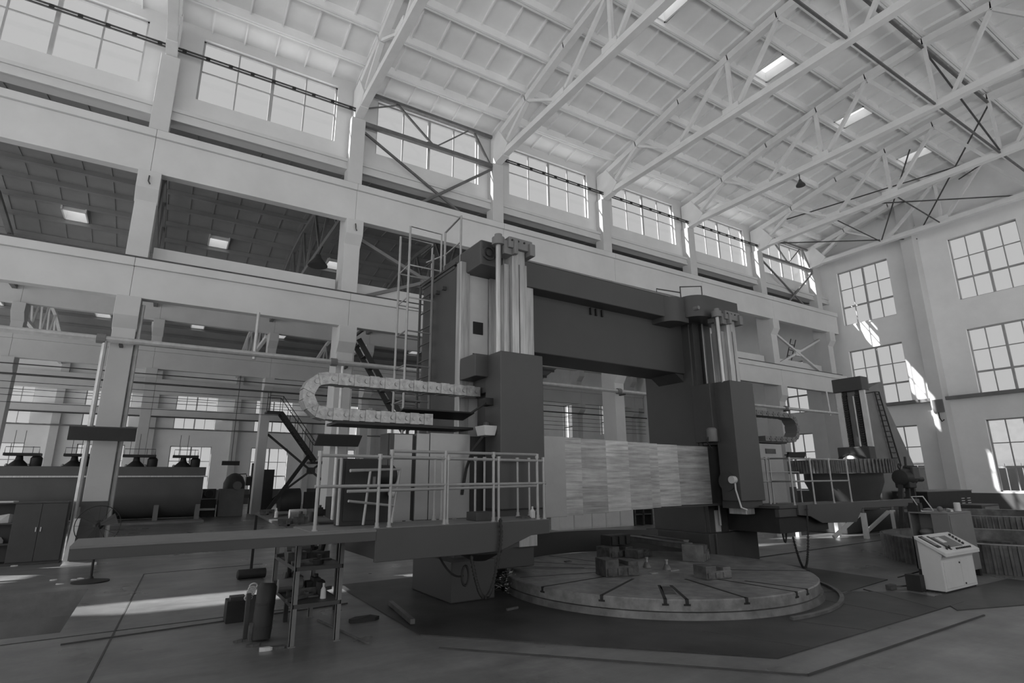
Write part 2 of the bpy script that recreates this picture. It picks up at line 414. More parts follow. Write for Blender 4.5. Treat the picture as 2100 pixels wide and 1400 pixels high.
# ---- crane beams, one length per bay
def crane_beam(x0, x1, y, z0, z1, m='beam'):
    b = MB(); g = 0.003
    b.box(x0+g, x1-g, y, y+.3, z0, z1-.24); b.box(x0+g, x1-g, y-.09, y+.45, z1-.24, z1)
    return struct('crane_beam', b, m, bevel=.012)
for i in range(7):
    e = GX[i+1] if i < 6 else END-.5
    crane_beam(GX[i], e, YB, 10.67, 12.05); crane_beam(GX[i], e, YB, 6.81, 7.95)
for i in range(-3, 7):
    a = -1.0+6.02*i; e = min(a+6.02, END-.1)
    crane_beam(a, e, YA-.1, 7.9, 9.1); crane_beam(a, e, YA-.1, 10.7, 12.1)
for z in (12.05, 7.95):
    r = MB(); r.box(X0, END-.6, YB+.12, YB+.2, z, z+.12); solo('crane_rail', r, 'rod', 'crane rail on top of the %s concrete crane beam of the left wall' % ('upper' if z > 10 else 'lower'), 'rail', (12, YB, z))
# grey flat strip above the lower beam (walkway kerb seen under the aisle roof)
for i in range(1, 7):
    b = MB(); b.box(GX[i]+.35, GX[i+1]-.35, 18.7, 18.9, 7.95, 8.62); struct('trim_5', b, 'beam')

# ---- roofs: ribbed slabs, 1.5 m wide strips, with skylight wells
def profile(d):
    P = [(0, 18.55), (2, 18.45), (4.2, 18.2), (6.7, 17.8), (9.2, 17.25), (12.4, 16.75)]
    for (a, za), (b, zb) in zip(P, P[1:]):
        if d <= b: return za+(zb-za)*(d-a)/(b-a)
    return P[-1][1]-(d-12.4)*.2
def roof(name, m, y0, y1, yc, dz, sx0, sx1, sky, deep, gx, rib=True, shrink=1.0):
    c = MB(); n = round((y1-y0)/1.5); st = (y1-y0)/n
    Z = lambda y: profile(abs(y-yc)*shrink)+dz
    holes = []
    for j in range(n):
        ya, yb = y0+j*st, y0+(j+1)*st; za, zb = Z(ya), Z(yb)
        xs = sorted(set([sx0, sx1]+[v for g in sky if ya < g[2] <= yb for v in (g[0], g[1])]))
        for xa, xb in zip(xs, xs[1:]):
            if any(g[0]-1e-6 <= xa and xb <= g[1]+1e-6 and ya < g[2] <= yb for g in sky):
                holes.append((xa, xb, ya, yb, za, zb)); continue
            c.hexa([(xa, ya, za), (xb, ya, za), (xb, yb, zb), (xa, yb, zb), (xa, ya, za+.06), (xb, ya, za+.06), (xb, yb, zb+.06), (xa, yb, zb+.06)])
        for e in (-1, 1):                     # the two edge ribs of neighbouring slabs
            c.box(sx0, sx1, ya+e*.05-.04, ya+e*.05+.04, za-deep, za+.01)
        if rib:
            for i in range(len(gx)-1):
                k = 6; rd = .11 if deep > .25 else .03
                for q in range(k):
                    x = gx[i]+(gx[i+1]-gx[i])*q/k; w = .09 if q == 0 else .025
                    c.hexa([(x-w, ya, za-rd), (x+w, ya, za-rd), (x+w, yb, zb-rd), (x-w, yb, zb-rd), (x-w, ya, za+.01), (x+w, ya, za+.01), (x+w, yb, zb+.01), (x-w, yb, zb+.01)])
    ob = struct(name, c, m)
    for xa, xb, ya, yb, za, zb in holes:
        WN[0] += 1; k = MB(); t = .06; cb, lip = (.12, .03) if name != 'ceiling' else (.14, .1)
        for (a0, a1, b0, b1) in ((xa, xa+t, ya, yb), (xb-t, xb, ya, yb), (xa, xb, ya+.09, ya+.09+t), (xa, xb, yb-.09-t, yb-.09)):
            k.box(a0, a1, b0, b1, min(za, zb)-lip, max(za, zb)+cb)
        so = struct('window_%d' % WN[0], k, 'truss')
        g = MB(); g.box(xa+.02, xb-.02, ya+.02, yb-.02, max(za, zb)+cb+.005, max(za, zb)+cb+.015); p = build('pane', g, 'frp', so); p['kind'] = 'structure'
    return ob
bays = list(zip(GX, GX[1:]))
sk = [(a+(b-a)*2/6, a+(b-a)*3/6-.1, 10.3) for a, b in bays[2:]]+[(a+(b-a)*2/6, a+(b-a)*3/6-.1, 3.2) for a, b in bays[2:]]
roof('ceiling', 'roof', YC-12.35, YC+12.35, YC, 0.0, X0, END, sk, .30, GX)
GA = [-1.29+6.06*i for i in range(-2, 6)]+[END]
sk = [(a+(b-a)*2/6, a+(b-a)*3/6-.05, 31.0) for a, b in zip(GA, GA[1:])]
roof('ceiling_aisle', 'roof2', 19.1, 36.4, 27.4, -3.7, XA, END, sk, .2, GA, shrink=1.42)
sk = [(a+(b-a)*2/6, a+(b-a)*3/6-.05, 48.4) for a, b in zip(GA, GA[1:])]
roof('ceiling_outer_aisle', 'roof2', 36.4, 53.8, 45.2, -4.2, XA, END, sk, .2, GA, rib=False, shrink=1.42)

# unseen white sheets added over the aisle roofs to reflect sun onto the ceiling
for nm, y0, y1, yc, dz in (('roof_bounce', 19.2, 36.3, 27.4, -3.7), ('roof_bounce_outer', 36.5, 53.7, 45.2, -4.2)):
    k = MB(); n = 11; st = (y1-y0)/n; Z = lambda y: profile(abs(y-yc)*1.42)+dz+.07
    for a, b, q in zip([XA]+[g[1] for g in sk], [g[0] for g in sk]+[END], range(99)):
        for j in range(n):
            ya, yb = y0+j*st, y0+(j+1)*st
            k.hexa([(a, ya, Z(ya)), (b, ya, Z(ya)), (b, yb, Z(yb)), (a, yb, Z(yb)), (a, ya, Z(ya)+.02), (b, ya, Z(ya)+.02), (b, yb, Z(yb)+.02), (a, yb, Z(yb)+.02)])
    struct(nm, k, 'bounce')
# ================================================================== ROOF TRUSSES, BRACING, PIPES
NOUN = ['nearest the top left corner', 'rising from the second column, over the left end of the lathe', 'rising from the third column, its foot above the lathe', 'rising from the fourth column, right of the lathe\'s left mast',
        'fifth along the left wall, third from the end wall', 'second from the end wall', 'closest to the end wall']
TOPD = [(11.9, 16.25), (9.3, 16.75), (6.7, 17.3), (4.2, 17.65), (2.1, 17.9), (0, 18.0)]
def truss(x, i):
    t = thing('roof_truss', 'white bow roof truss ' + NOUN[i], 'truss', (x, YC, 15.15), group='roof trusses')
    b = MB(); b.box(x-.14, x+.14, YC-11.9, YC+11.9, 15.12, 15.38); build('bottom_chord', b, 'truss', t, bevel=.01)
    pts = [(YC+d, z) for d, z in TOPD]+[(YC-d, z) for d, z in TOPD[-2::-1]]
    c = MB()
    for (ya, za), (yb, zb) in zip(pts, pts[1:]):
        c.bar((x, ya+.02, za), (x, yb-.02, zb), .28, .26, up=(1, 0, 0))
    build('top_chord', c, 'truss', t)
    def web(p, q, w=.14): build('web_member', MB().bar((x, *p), (x, *q), w, w, up=(1, 0, 0)), 'truss', t, bevel=.006)
    for s in (1, -1):
        Y = lambda d: YC+s*d
        web((Y(11.5), 15.3), (Y(9.3), 16.65), .17); web((Y(9.3), 16.7), (Y(7.1), 15.3), .1)
        web((Y(7.1), 15.3), (Y(4.45), 17.5)); web((Y(4.3), 15.3), (Y(4.3), 17.5)); web((Y(4.2), 15.3), (Y(2.1), 17.8)); web((Y(2.1), 17.85), (Y(0.5), 15.3))
    web((YC, 15.3), (YC, 17.95), .12)
    e = MB(); e.px([(YC+12.0, 15.0), (YC+11.0, 15.1), (YC+10.6, 15.45), (YC+11.3, 16.45), (YC+12.0, 16.4)], x-.16, x+.16)
    build('bearing_block', e, 'truss', t)
    for s in (1, -1):
        for d in (7.1, 4.3): build('gusset', MB().box(x-.155, x+.155, YC+s*d-.35, YC+s*d+.35, 15.3, 15.55), 'truss', t)
    return t
for i, x in enumerate(GX[1:7]+[GX[7]-.3]): truss(x, i)
# longitudinal ties at the middle of the trusses
def rod(name, a, b, w, label, cat, m='brace', group=None):
    return solo(name, MB().bar(a, b, w, w), m, label, cat, a, group)
for i in range(2, 7):
    where = ['above the lathe', 'at the top of the picture', 'beside the skylights', 'second last', 'at the end wall'][i-2]
    rod('tie_bar', (GX[i]+.16, YC, 15.22), (GX[i+1]-.18, YC, 15.22), .07, 'dark tie bar between truss bottom chords, '+where, 'tie bar', group='ties along the hall')
for i in range(3, 6):
    k = ['over the fourth bay', 'over the fifth bay', 'over the sixth bay'][i-3]
    rod('ridge_tie', (GX[i]+.18, YC, 17.7), (GX[i+1]-.18, YC, 17.7), .09, 'dark double angle strut under the roof ridge '+k, 'strut', group='ridge struts')
# vertical bracing: bay of the second and third column, and the last bay
def bay_bracing(x0, x1, label, m):
    y = 18.5; t = thing('wall_bracing', label, 'bracing', ((x0+x1)/2, y, 12.2)); xm = (x0+x1)/2
    for nm, p, q, w in (('top_strut', (x0, 16.3), (x1, 16.3), .12), ('middle_strut', (x0, 14.9), (x1, 14.9), .16)):
        build(nm, MB().bar((p[0], y, p[1]), (q[0], y, q[1]), w, w), m, t)
    for p, q, w in (((x0, 14.55), (x1-.7, 11.9), .08), ((x1, 14.75), (xm-.4, 12.3), .1), ((x0+1.3, 16.2), (xm, 15.0), .07), ((x0, 15.6), (x0+1.3, 16.25), .05), ((xm+.2, 15.0), (xm+1.6, 16.2), .05), ((xm+1.9, 16.2), (x1, 14.8), .08)):
        build('diagonal', MB().bar((p[0], y, p[1]), (q[0], y, q[1]), w, w), m, t)
    build('gusset', MB().box(xm-.25, xm+.25, y-.03, y+.03, 14.85, 15.05), m, t)
bay_bracing(GX[2]+.27, GX[3]-.27, 'grey steel cross bracing in front of the clerestory window between second and third column', 'brace')
bay_bracing(GX[6]+.27, GX[7]-.27, 'pale steel cross bracing in the last bay beside the end wall', 'mid')
# bracing of the end bay of the roof
t = thing('roof_bracing', 'thin dark rods crossing between the last roof truss and the end wall', 'bracing', (33, YC, 15.2))
for p, q in [((GX[6], 16.5, 16.3), (GX[7]-.3, 6.8, 17.7)), ((GX[6], 6.8, 17.7), (GX[7]-.3, 12, 15.4)), ((GX[6]+.2, 12.0, 15.3), (END-.1, 7.0, 15.5)), ((GX[6], 14.0, 15.3), (GX[7]-.3, 14.2, 15.3)), ((GX[7]-.3, 14.2, 15.3), (GX[6], 10.0, 17.2)),
             ((GX[6]+.3, 17.6, 15.3), (END-.1, 13.0, 15.4)), ((GX[7]-.3, 10.0, 17.3), (GX[6], 6.9, 15.3)), ((GX[5], 6.8, 17.6), (GX[6], 6.8, 15.3)), ((GX[6], 11.0, 15.25), (GX[7]-.4, 11.2, 15.25))]:
    build('rod', MB().tube([p, q], .035, 6), 'rod', t)
# conductor rails crossing the clerestory windows (twin lines with clips)
for i in range(0, 6):
    if i == 2: continue
    a, b = GX[i]-.0, GX[i+1]+.0; y = 18.36; za, zb = 15.3, 15.3
    nm = ['the top left', '', '', 'the fourth', 'the fifth', 'the sixth'][i] if i != 1 else 'the second'
    t = thing('conductor_rail', 'dark twin conductor rail with clips crossing %s clerestory window' % nm, 'conductor rail', ((a+b)/2, y, za), group='conductor rails')
    for dz in (-.05, .05): build('bar', MB().bar((a, y, za+dz), (b, y, zb+dz), .045, .045), 'dark', t)
    for k in range(9):
        x = a+(b-a)*(k+.5)/9; build('clip', MB().box(x-.06, x+.06, y-.03, y+.03, za-.07, za+.07), 'black', t)
# long pipe and its droppers on the arcade
t = thing('air_pipe', 'long pale pipe running past the columns below the lower crane beam', 'pipe', (10, 17.75, 5.5))
build('main', MB().tube([(X0, 17.75, 5.5), (END-2.6, 17.75, 5.5)], .085, 10), 'pipe', t, smooth=True)
for x in (-1.6, 4.45, 10.5, 16.6, 22.6, 28.7): build('flange', MB().lathe((x-.12, 17.75, 5.5), [(.13, -.1), (.13, .1)], 10, axis='x'), 'mid', t)
for x in GX[1:]: build('pipe_bracket', MB().box(x-.04, x+.04, 17.8, 18.16, 5.38, 5.44), 'dark', t)
for x, za, zb, r in ((-1.63, 5.5, .0, .06), (4.62, 5.4, .0, .05)): build('drop_pipe', MB().tube([(x, 17.75, za), (x, 17.75, zb)], r, 8), 'pipe', t, smooth=True)
for x in (2.0, 11.9, 33.0): build('hanger_pipe', MB().tube([(x, 17.82, 6.81), (x, 17.78, 5.35)], .05, 8), 'pipe', t, smooth=True)
for x, y, r, lab in ((-.955, 18.3, .055, 'thick conduit down the right side of the first column'), (-.97, 18.6, .035, 'thin conduit down the right side of the first column, behind the thick one'), (5.09, 18.35, .045, 'conduit down the right side of the second column')):
    solo('conduit', MB().tube([(x, y, 6.7), (x, y, 0)], r, 8), 'pipe', lab, 'conduit', (x, y, 0), smooth=True)
# numbers and hooks on corbels
for x in GX[1:3]:
    solo('hook', MB().tube([(x, 17.9, 10.5), (x, 17.86, 10.4), (x, 17.84, 10.3), (x+.05, 17.86, 10.22)], .02, 6), 'dark', 'small dark hook on the upper corbel of the %s column' % ('first' if x < 0 else 'second'), 'hook', (x, 17.9, 10.3))
# channel rail along the end wall with its bracket and hook
t = thing('wall_channel', 'dark horizontal channel rail fixed along the end wall below the middle windows', 'rail', (END-.3, 8, 5.95))
build('channel', MB().box(END-.5, END-.3, -5, 16.1, 5.87, 6.05), 'mid', t)
build('web_plate', MB().box(END-.3, END-.02, -5, 16.1, 5.95, 6.0), 'dark', t)
build('bracket', MB().box(END-.82, END-.3, 13.05, 13.55, 5.2, 5.9), 'mid', t)
build('hook', MB().tube([(END-.9, 13.3, 5.2), (END-.9, 13.3, 4.9), (END-.95, 13.2, 4.7), (END-.9, 13.1, 4.8)], .03, 6), 'black', t)
t = thing('pendant_lamp', 'small dark lamp hanging from the bottom chord of the fifth truss', 'lamp', (GX[5], 12.2, 14.5))
build('shade', MB().lathe((GX[5], 12.2, 14.55), [(.2, 0), (.19, .05), (.08, .2), (.05, .3)], 16), 'dark', t, smooth=True); build('cord', MB().tube([(GX[5], 12.2, 14.8), (GX[5], 12.2, 15.13)], .02, 6), 'black', t)
t = thing('pendant_lamp', 'bell lamp hanging under the dark aisle roof left of the second column', 'lamp', (GA[3]-.2, 22.6, 10.4))
build('shade', MB().lathe((GA[3]-.2, 22.6, 10.5), [(.4, 0), (.38, .06), (.14, .35), (.09, .5)], 16), 'dark', t, smooth=True); build('cord', MB().tube([(GA[3]-.2, 22.6, 10.95), (GA[3]-.05, 22.6, 11.45)], .02, 6), 'black', t)
# ================================================================== THE VERTICAL LATHE (its frame: u along the beam, v away from the camera)
GROW = 1.1115  # lathe coordinates were drawn too small: enlarged about the camera from here
MO = (7.4, 7.9, 0.0)
lathe = thing('vertical_lathe', 'huge dark grey double column vertical lathe in the middle of the hall', 'machine', MO, AM)
VC, VR, VX = 7.5, 6.6, 7.05                    # planes: column fronts, ram housings, rail covers
K = lambda px, py: (lambda l: (l.x/l.y, l.z/l.y))(loc(ray(px, py)))
UU = lambda px, py, v: K(px, py)[0]*v
ZZ = lambda px, py, v: EYE+K(px, py)[1]*v
# ---- left column
cu0 = UU(944, 600, VC); cu1 = cu0+1.42; ct = ZZ(944, 536, VC)
c = MB(); c.box(cu0, cu1, VC+.06, 8.95, .5, ct-.02); c.box(cu0+.12, 4.4, VC+.1, 8.8, 0.014, .5)
c.box(cu0-.02, cu0+.3, VC+.2, 8.97, ct-.06, ct)
colL = build('column', c, 'mach', lathe, bevel=.02)
b1, b2, b3 = UU(963, 600, VC), UU(1002, 600, VC), UU(1018, 600, VC)
build('guideway', MB().box(cu0-.01, b1-.012, VC-.03, VC+.12, .8, ct), 'guide', colL, bevel=.008)
build('guide_strip', MB().box(b1-.006, b2, VC+.02, VC+.1, .8, ct-.03), 'strip', colL)
build('guideway', MB().box(b2+.01, b3, VC-.03, VC+.12, .8, ct-.03), 'guide', colL, bevel=.008)
build('guideway', MB().box(cu1-.35, cu1, VC-.03, VC+.12, .8, ct-.03), 'guide', colL, bevel=.008)
for y0, y1 in ((660, 685), (725, 747), (800, 816)):
    build('square_hole', MB().box(UU(971, 670, VC), UU(991, 670, VC), VC+.004, VC+.03, ZZ(980, y1, VC), ZZ(980, y0, VC)), 'black', colL)
build('cap_plate', MB().box(cu0-.03, cu1, VC+.14, 8.98, ct-.0, ct+.035), 'dark', colL)
for i in range(3): build('lifting_lug', MB().box(cu0-.07, cu0, 8.0+.25*i, 8.05+.25*i, ct-.34, ct-.28), 'dark', colL)
# ---- right column
ru0, ru1 = UU(1432, 850, VC), UU(1432, 850, VC)+1.46
c = MB(); c.box(ru0, ru1, VC+.06, 8.9, .5, ct-.02); colR = build('column', c, 'mach', lathe, bevel=.02)
w0, w1 = UU(1453, 660, VC), UU(1480, 660, VC)
build('guideway', MB().box(ru0+.02, ru0+.22, VC-.03, VC+.1, .75, ct-.05), 'dark', colR, bevel=.008)
build('guideway', MB().box(ru0+.3, w0-.02, VC-.03, VC+.1, .75, ct-.05), 'dark', colR, bevel=.008)
build('guide_strip', MB().box(w0, w1, VC+.0, VC+.1, .75, ct-.05), 'strip', colR)
build('guideway', MB().box(w1+.1, ru1-.02, VC-.03, VC+.1, .75, ct-.05), 'guide', colR, bevel=.008)
build('square_hole', MB().box(UU(1476, 750, VC), UU(1484, 750, VC)+.1, VC-.02, VC+.03, ZZ(1478, 762, VC), ZZ(1476, 741, VC)), 'black', colR)
build('feed_rod', MB().tube([(ru0+.26, VC-.1, .9), (ru0+.26, VC-.1, ct-.1)], .022, 8), 'steel', colR)
# feet
f = MB(); f.box(9.36, 10.9, 7.35, 9.0, 0.014, .77); f.box(9.5, 10.0, 7.3, 7.4, .3, .77); build('column_foot', f, 'dark', lathe, bevel=.02)
pt = ZZ(990, 1147, 7.2)
f = MB(); f.box(3.72, 4.42, 7.2, 8.5, 0.014, pt); build('column_foot', f, 'mach', lathe, bevel=.02)
# ---- top beam with its overhanging hood
ot, ob_, lb = ZZ(1087, 537, 7.42), ZZ(1087, 588, 7.42), ZZ(1114.6, 725, 7.75)
b = MB(); b.box(cu1-.3, ru0+.1, 7.75, 8.6, lb, ot-.05); tb = build('top_beam', b, 'mach', lathe, bevel=.02)
b = MB(); b.box(cu1-.25, ru0+.25, 7.42, 8.5, ob_, ot); build('hood', b, 'mach2', tb, bevel=.02)
b = MB()
for i, px_ in enumerate((1208, 1219, 1231)): b.box(UU(px_, 628, 7.75), UU(px_, 628, 7.75)+.035, 7.7, 7.78, ob_-.16, ob_-.02)
build('hanger_lugs', b, 'black', tb)
b = MB(); b.box(cu1-.25, ru0+.2, 7.42, 7.46, ot, ot+.03); build('cable_duct', b, 'mid', tb)
# under-beam brackets at the right column (dark corner web)
b = MB(); b.py([(ru0-.25, lb), (ru0+.02, lb), (ru0+.02, lb-.18)], 7.8, 8.5); build('corner_bracket', b, 'dark', tb)
# ---- gearbox caps over both columns
g0, gz0, gz1 = UU(986, 540, 7.0), ZZ(986, 541, 7.0), ZZ(987, 490, 7.0)
gb = build('gearbox_cap', MB().box(g0, UU(1068, 520, 7.0), 7.0, 8.5, gz0, gz1), 'mach', lathe, bevel=.03)
ec = (UU(1001, 520, 7.0), 6.985, ZZ(1001, 520, 7.0))
build('round_badge', MB().lathe(ec, [(.115, -.02), (.115, .02), (.09, .02), (.09, -.02), (.115, -.02)], 20, axis='y', cap=False), 'dark', gb)
build('badge_hub', MB().lathe(ec, [(.05, -.02), (.05, .02)], 14, axis='y'), 'dark', gb)
def rounded(u0, u1, v0, v1, r):
    P = [(u1, v0), (u1, v1), (u0, v1)]
    return P+[(u0+r-r*math.cos(a), v0+r-r*math.sin(a)) for a in [pi/2*i/8 for i in range(9)]]
h0, h1 = UU(1420, 630, 7.05), UU(1480, 640, 7.0)+.5
hz0, hz1 = ZZ(1440, 648, 7.0), ZZ(1440, 606, 7.0)
gr = build('gearbox_cap', MB().pz(rounded(h0, h1, 6.95, 8.4, .35), hz0, hz1), 'mach', lathe, smooth=True)
build('cap_shoulder', MB().pz(rounded(h0-.45, h0+.1, 7.25, 8.3, .3), ob_-.1, hz1-.04), 'mach', lathe, smooth=True)
build('oil_plug', MB().lathe((h0+.1, 6.97+.1, hz0+.16), [(.04, -.1), (.05, .02)], 10, axis='y'), 'mid', gr)
# ---- crossrail: dark body with overlapping steel covers
zt, zb = ZZ(1118, 893, VX), ZZ(1124, 1061, VX)
r = MB(); r.box(UU(800, 950, VX), 10.7, VX+.1, VC-.04, zb+.05, zt-.05); cr = build('crossrail', r, 'dark', lathe)
edges = [1112, 1161, 1195, 1247, 1294, 1338, 1356, 1398, 1462]
for i in range(8):
    a, e = UU(edges[i], 980, VX), UU(edges[i+1], 980, VX); d = .02*i
    build('cover_panel', MB().box(a, e-.004, VX+d*.4, VX+.12, zb+d*.65, zt-d*.45), 'cover2' if i == 0 else 'cover', cr, bevel=.004)
build('cover_panel', MB().box(UU(1462, 980, VX), UU(1478, 980, VX), VX+.1, VX+.2, zb+.1, zt-.08), 'dark', cr)
le = [807, 846.5, 853, 880.5, 964]
for i in (0, 2, 3):
    a, e = UU(le[i], 980, VX), UU(le[i+1], 980, VX); d = (.035, 0, .015, 0)[i]
    build('cover_panel', MB().box(a, e-.006, VX+d, VX+.14, 1.30, ZZ(885, 887, VX)-d), 'cover2', cr, bevel=.004)
build('cover_joint', MB().box(UU(846, 980, VX), UU(853.5, 980, VX), VX+.05, VX+.12, 1.3, ZZ(885, 887, VX)-.05), 'black', cr)
build('end_plate', MB().box(UU(800, 980, VX), UU(807, 980, VX), VX+.03, VC-.04, 1.3, ZZ(805, 888, VX)), 'dark', cr)
# shade board over the left covers
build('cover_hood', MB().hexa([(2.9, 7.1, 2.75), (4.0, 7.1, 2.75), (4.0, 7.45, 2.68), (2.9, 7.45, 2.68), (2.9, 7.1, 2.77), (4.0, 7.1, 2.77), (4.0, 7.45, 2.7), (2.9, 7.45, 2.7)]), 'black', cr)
# ---- tool heads
def tool_head(pl, pr, ptop, side_px, pbot, ram_l, ram_r, ram_top, right):
    u0, u1 = UU(*pl, VR), UU(*pr, VR); z1 = ZZ(*ptop, VR); z0 = ZZ(*pbot, VR)
    h = MB(); h.box(u0, u1, VR, VX-.02, z0, z1)
    hd = build('ram_housing', h, 'mach2', lathe, bevel=.015)
    s = MB(); s.box(u0+.02, u1-.02, VX-.02, VC-.06, z1-.55, z1-.03); s.box(u0+.1, u1-.02, VX-.02, VC-.06, zt-.02, z1-.5); build('saddle', s, 'mach', hd, bevel=.01)
    s = MB(); s.box(u0+.02, u1-.02, VR+.06, VX, z0-.13, z0); build('saddle_foot', s, 'dark', hd)
    # ram standing out of the top of the housing
    r0, r1 = UU(*ram_l, VR+.12), UU(*ram_r, VR+.12); rz = ZZ(*ram_top, VR+.12)
    w = r1-r0
    rm = build('ram', MB().box(r0, r1, VR+.12, VR+.5, z0-.25, rz), 'guide', hd, bevel=.012)
    build('slot', MB().box(r0+w*.5, r0+w*.53, VR+.112, VR+.125, z1, rz-.25), 'black', rm)
    build('side_gib', MB().box(r0-.1, r0-.005, VR+.2, VR+.45, z1-.1, rz-.25), 'steel', rm)
    build('side_gib', MB().box(r1+.04, r1+.085, VR+.2, VR+.45, z1-.1, rz-.2), 'steel', rm)
    build('gap_strip', MB().box(r1, r1+.04, VR+.26, VR+.45, z1-.1, rz-.2), 'black', rm)
    hb = MB(); hb.box(r0-.1, r1+.1, VR+.05, VR+.5, rz-.02, rz+.16); hb.box(r1+.02, r1+.12, VR+.0, VR+.45, rz-.1, rz+.1)
    hb.box(r0-.02, r0+.05, VR+.02, VR+.1, rz-.12, rz+.1)
    build('ram_head', hb, 'mid', rm, bevel=.012)
    for q in range(4): build('cap_screw', MB().lathe((r0-.05+q*(w+.1)/3, VR+.045, rz+.1), [(.016, -.012), (.016, .012)], 8, axis='y'), 'black', rm)
    sx = r0-.22
    build('lead_screw', MB().tube([(sx, VR+.18, z1-.02), (sx, VR+.18, rz+.12)], .045, 12), 'steel', rm, smooth=True)
    nb = MB(); nb.lathe((sx, VR+.18, rz+.02), [(.1, 0), (.1, .12), (.06, .13), (.06, .18)], 14); build('screw_nut', nb, 'mid', rm, smooth=True)
    build('nut_arm', MB().box(sx+.06, r0+.02, VR+.1, VR+.3, rz-.12, rz+.1), 'mid', rm)
    return hd, u0, u1, z0, z1
hl, lu0, lu1, lz0, lz1 = tool_head((1027, 900), (1116.5, 900), (1027, 718), 0, (1060, 1044), (1051, 560), (1077, 560), (1062, 512), False)
hr, qu0, qu1, qz0, qz1 = tool_head((1502, 830), (1548.5, 830), (1498, 779), 0, (1522, 1028), (1494, 700), (1510.5, 700), (1493, 655), True)
build('side_box', MB().box(lu0-.22, lu0+.02, VX-.1, VC-.08, ZZ(995, 775, VX), lz1-.0), 'mach', hl, bevel=.01)
# small junction box and hoses on the side of the left housing
jx, jz0, jz1 = lu0-.16, ZZ(995, 893, VR+.2), ZZ(995, 873, VR+.2)
jb = build('junction_box', MB().hexa([(jx-.02, VR+.12, jz0), (jx+.14, VR+.12, jz0), (jx+.14, VR+.34, jz0), (jx-.02, VR+.34, jz0), (jx-.05, VR+.1, jz1), (jx+.17, VR+.1, jz1), (jx+.17, VR+.36, jz1), (jx-.05, VR+.36, jz1)]), 'pale', hl, bevel=.006)
build('lid_knob', MB().lathe((jx+.06, VR+.22, jz1), [(.05, 0), (.05, .05), (.02, .07)], 10), 'dark', jb)
build('hose', MB().tube([(lu0-.02, VR+.3, 2.9), (lu0-.14, VR+.2, 2.86), (lu0-.34, VR+.25, 2.72)], .018, 6), 'black', hl)
build('hose', MB().tube([(jx, VR+.2, jz0), (jx-.12, VR+.3, jz0-.2), (jx-.16, VR+.4, jz0-.45), (jx-.2, VR+.44, jz0-.8)], .02, 6), 'black', hl)
build('valve', MB().box(lu0-.12, lu0, VR+.2, VR+.4, 2.85, 2.95), 'black', hl)
build('hand_lever', MB().tube([(qu0-.02, VR+.1, 1.75), (qu0-.05, VR+.08, 1.6), (qu0-.02, VR+.02, 1.28), (qu0+.06, VR-.04, 1.24)], .016, 6), 'pale', hr)
build('lever_hub', MB().lathe((qu0-.02, VR+.12, 1.78), [(.07, -.08), (.07, .03), (.04, .06)], 12, axis='x'), 'pale', hr, smooth=True)
build('cover_disc', MB().lathe((qu0-.005, VR+.28, 1.75), [(.18, -.02), (.18, .0)], 20, axis='x'), 'mach', hr, smooth=True)
build('hose', MB().tube([(qu0-.02, VX, 2.75), (qu0-.2, VX-.05, 2.7), (qu0-.28, VX, 2.5), (qu0-.15, VX, 2.36)], .016, 6), 'black', hr)
build('motor', MB().lathe((qu0-.16, VX-.04, 2.62), [(.09, -.12), (.1, -.1), (.1, .12), (.07, .15)], 14), 'mid', hr, smooth=True)
build('side_box', MB().box(qu0-.15, qu0+.02, VX-.08, VC-.08, 2.5, qz1-.02), 'dark', hr, bevel=.01)
# ---- cable chains
def chain(path, v0, v1, h, parent, m='chain'):
    P = [Vector(p) for p in path]; N = len(P); s = MB()
    for i in range(N-1):
        a, b = P[i], P[i+1]; d = (b-a).normalized(); nrm = Vector((-d.y, d.x)); a2 = a-d*.012; b2 = b+d*.012
        hh = h/2 if i % 2 else h/2*.92; e = 0 if i % 2 else .012
        q = [(a2-nrm*hh), (b2-nrm*hh), (b2+nrm*hh), (a2+nrm*hh)]
        s.hexa([(p.x, v0+e, p.y) for p in q]+[(p.x, v1-e, p.y) for p in q])
    o = build('cable_chain', s, m, parent)
    for i in range(0, N-1):
        c = (P[i]+P[i+1])/2; build('link_pin', MB().lathe((c.x, v0, c.y), [(h*.2, -.006), (h*.2, .02)], 8, axis='y'), m, o)
    return o
va = 7.15
def chain_path(u_end, u_turn, ztop, zlow, u_start, n=.105):
    r = (ztop-zlow)/2; zc_ = (ztop+zlow)/2; P = []; sgn = 1 if u_turn < u_start else -1
    k = int(abs(u_start-u_turn)/n)
    for i in range(k): P.append((u_start-sgn*n*i, ztop))
    m = int(pi*r/n)+1
    for i in range(m+1): a = pi*i/m; P.append((u_turn-sgn*math.sin(a)*r, zc_+math.cos(a)*r))
    k = int(abs(u_end-u_turn)/n)
    for i in range(1, k): P.append((u_turn+sgn*n*i, zlow))
    return P
zt_, zl_ = ZZ(800, 786, va), ZZ(800, 855, va)
chain(chain_path(UU(905, 855, va), UU(672, 800, va), zt_, zl_, lu0-.02), va, va+.22, .155, hl)
build('chain_tray', MB().box(UU(690, 862, va), cu0+.05, va-.03, VC+.1, zl_-.12, zl_-.085), 'black', colL)
zt2, zl2 = ZZ(1560, 846, va), ZZ(1600, 900, va)
chain(chain_path(UU(1560, 900, va), UU(1628, 870, va)-.1, zt2, zl2, qu1-.05), va, va+.3, .11, hr, 'mid')
build('chain_tray', MB().box(qu1-.1, UU(1610, 900, va), va-.03, VC+.1, zl2-.1, zl2-.065), 'black', colR)
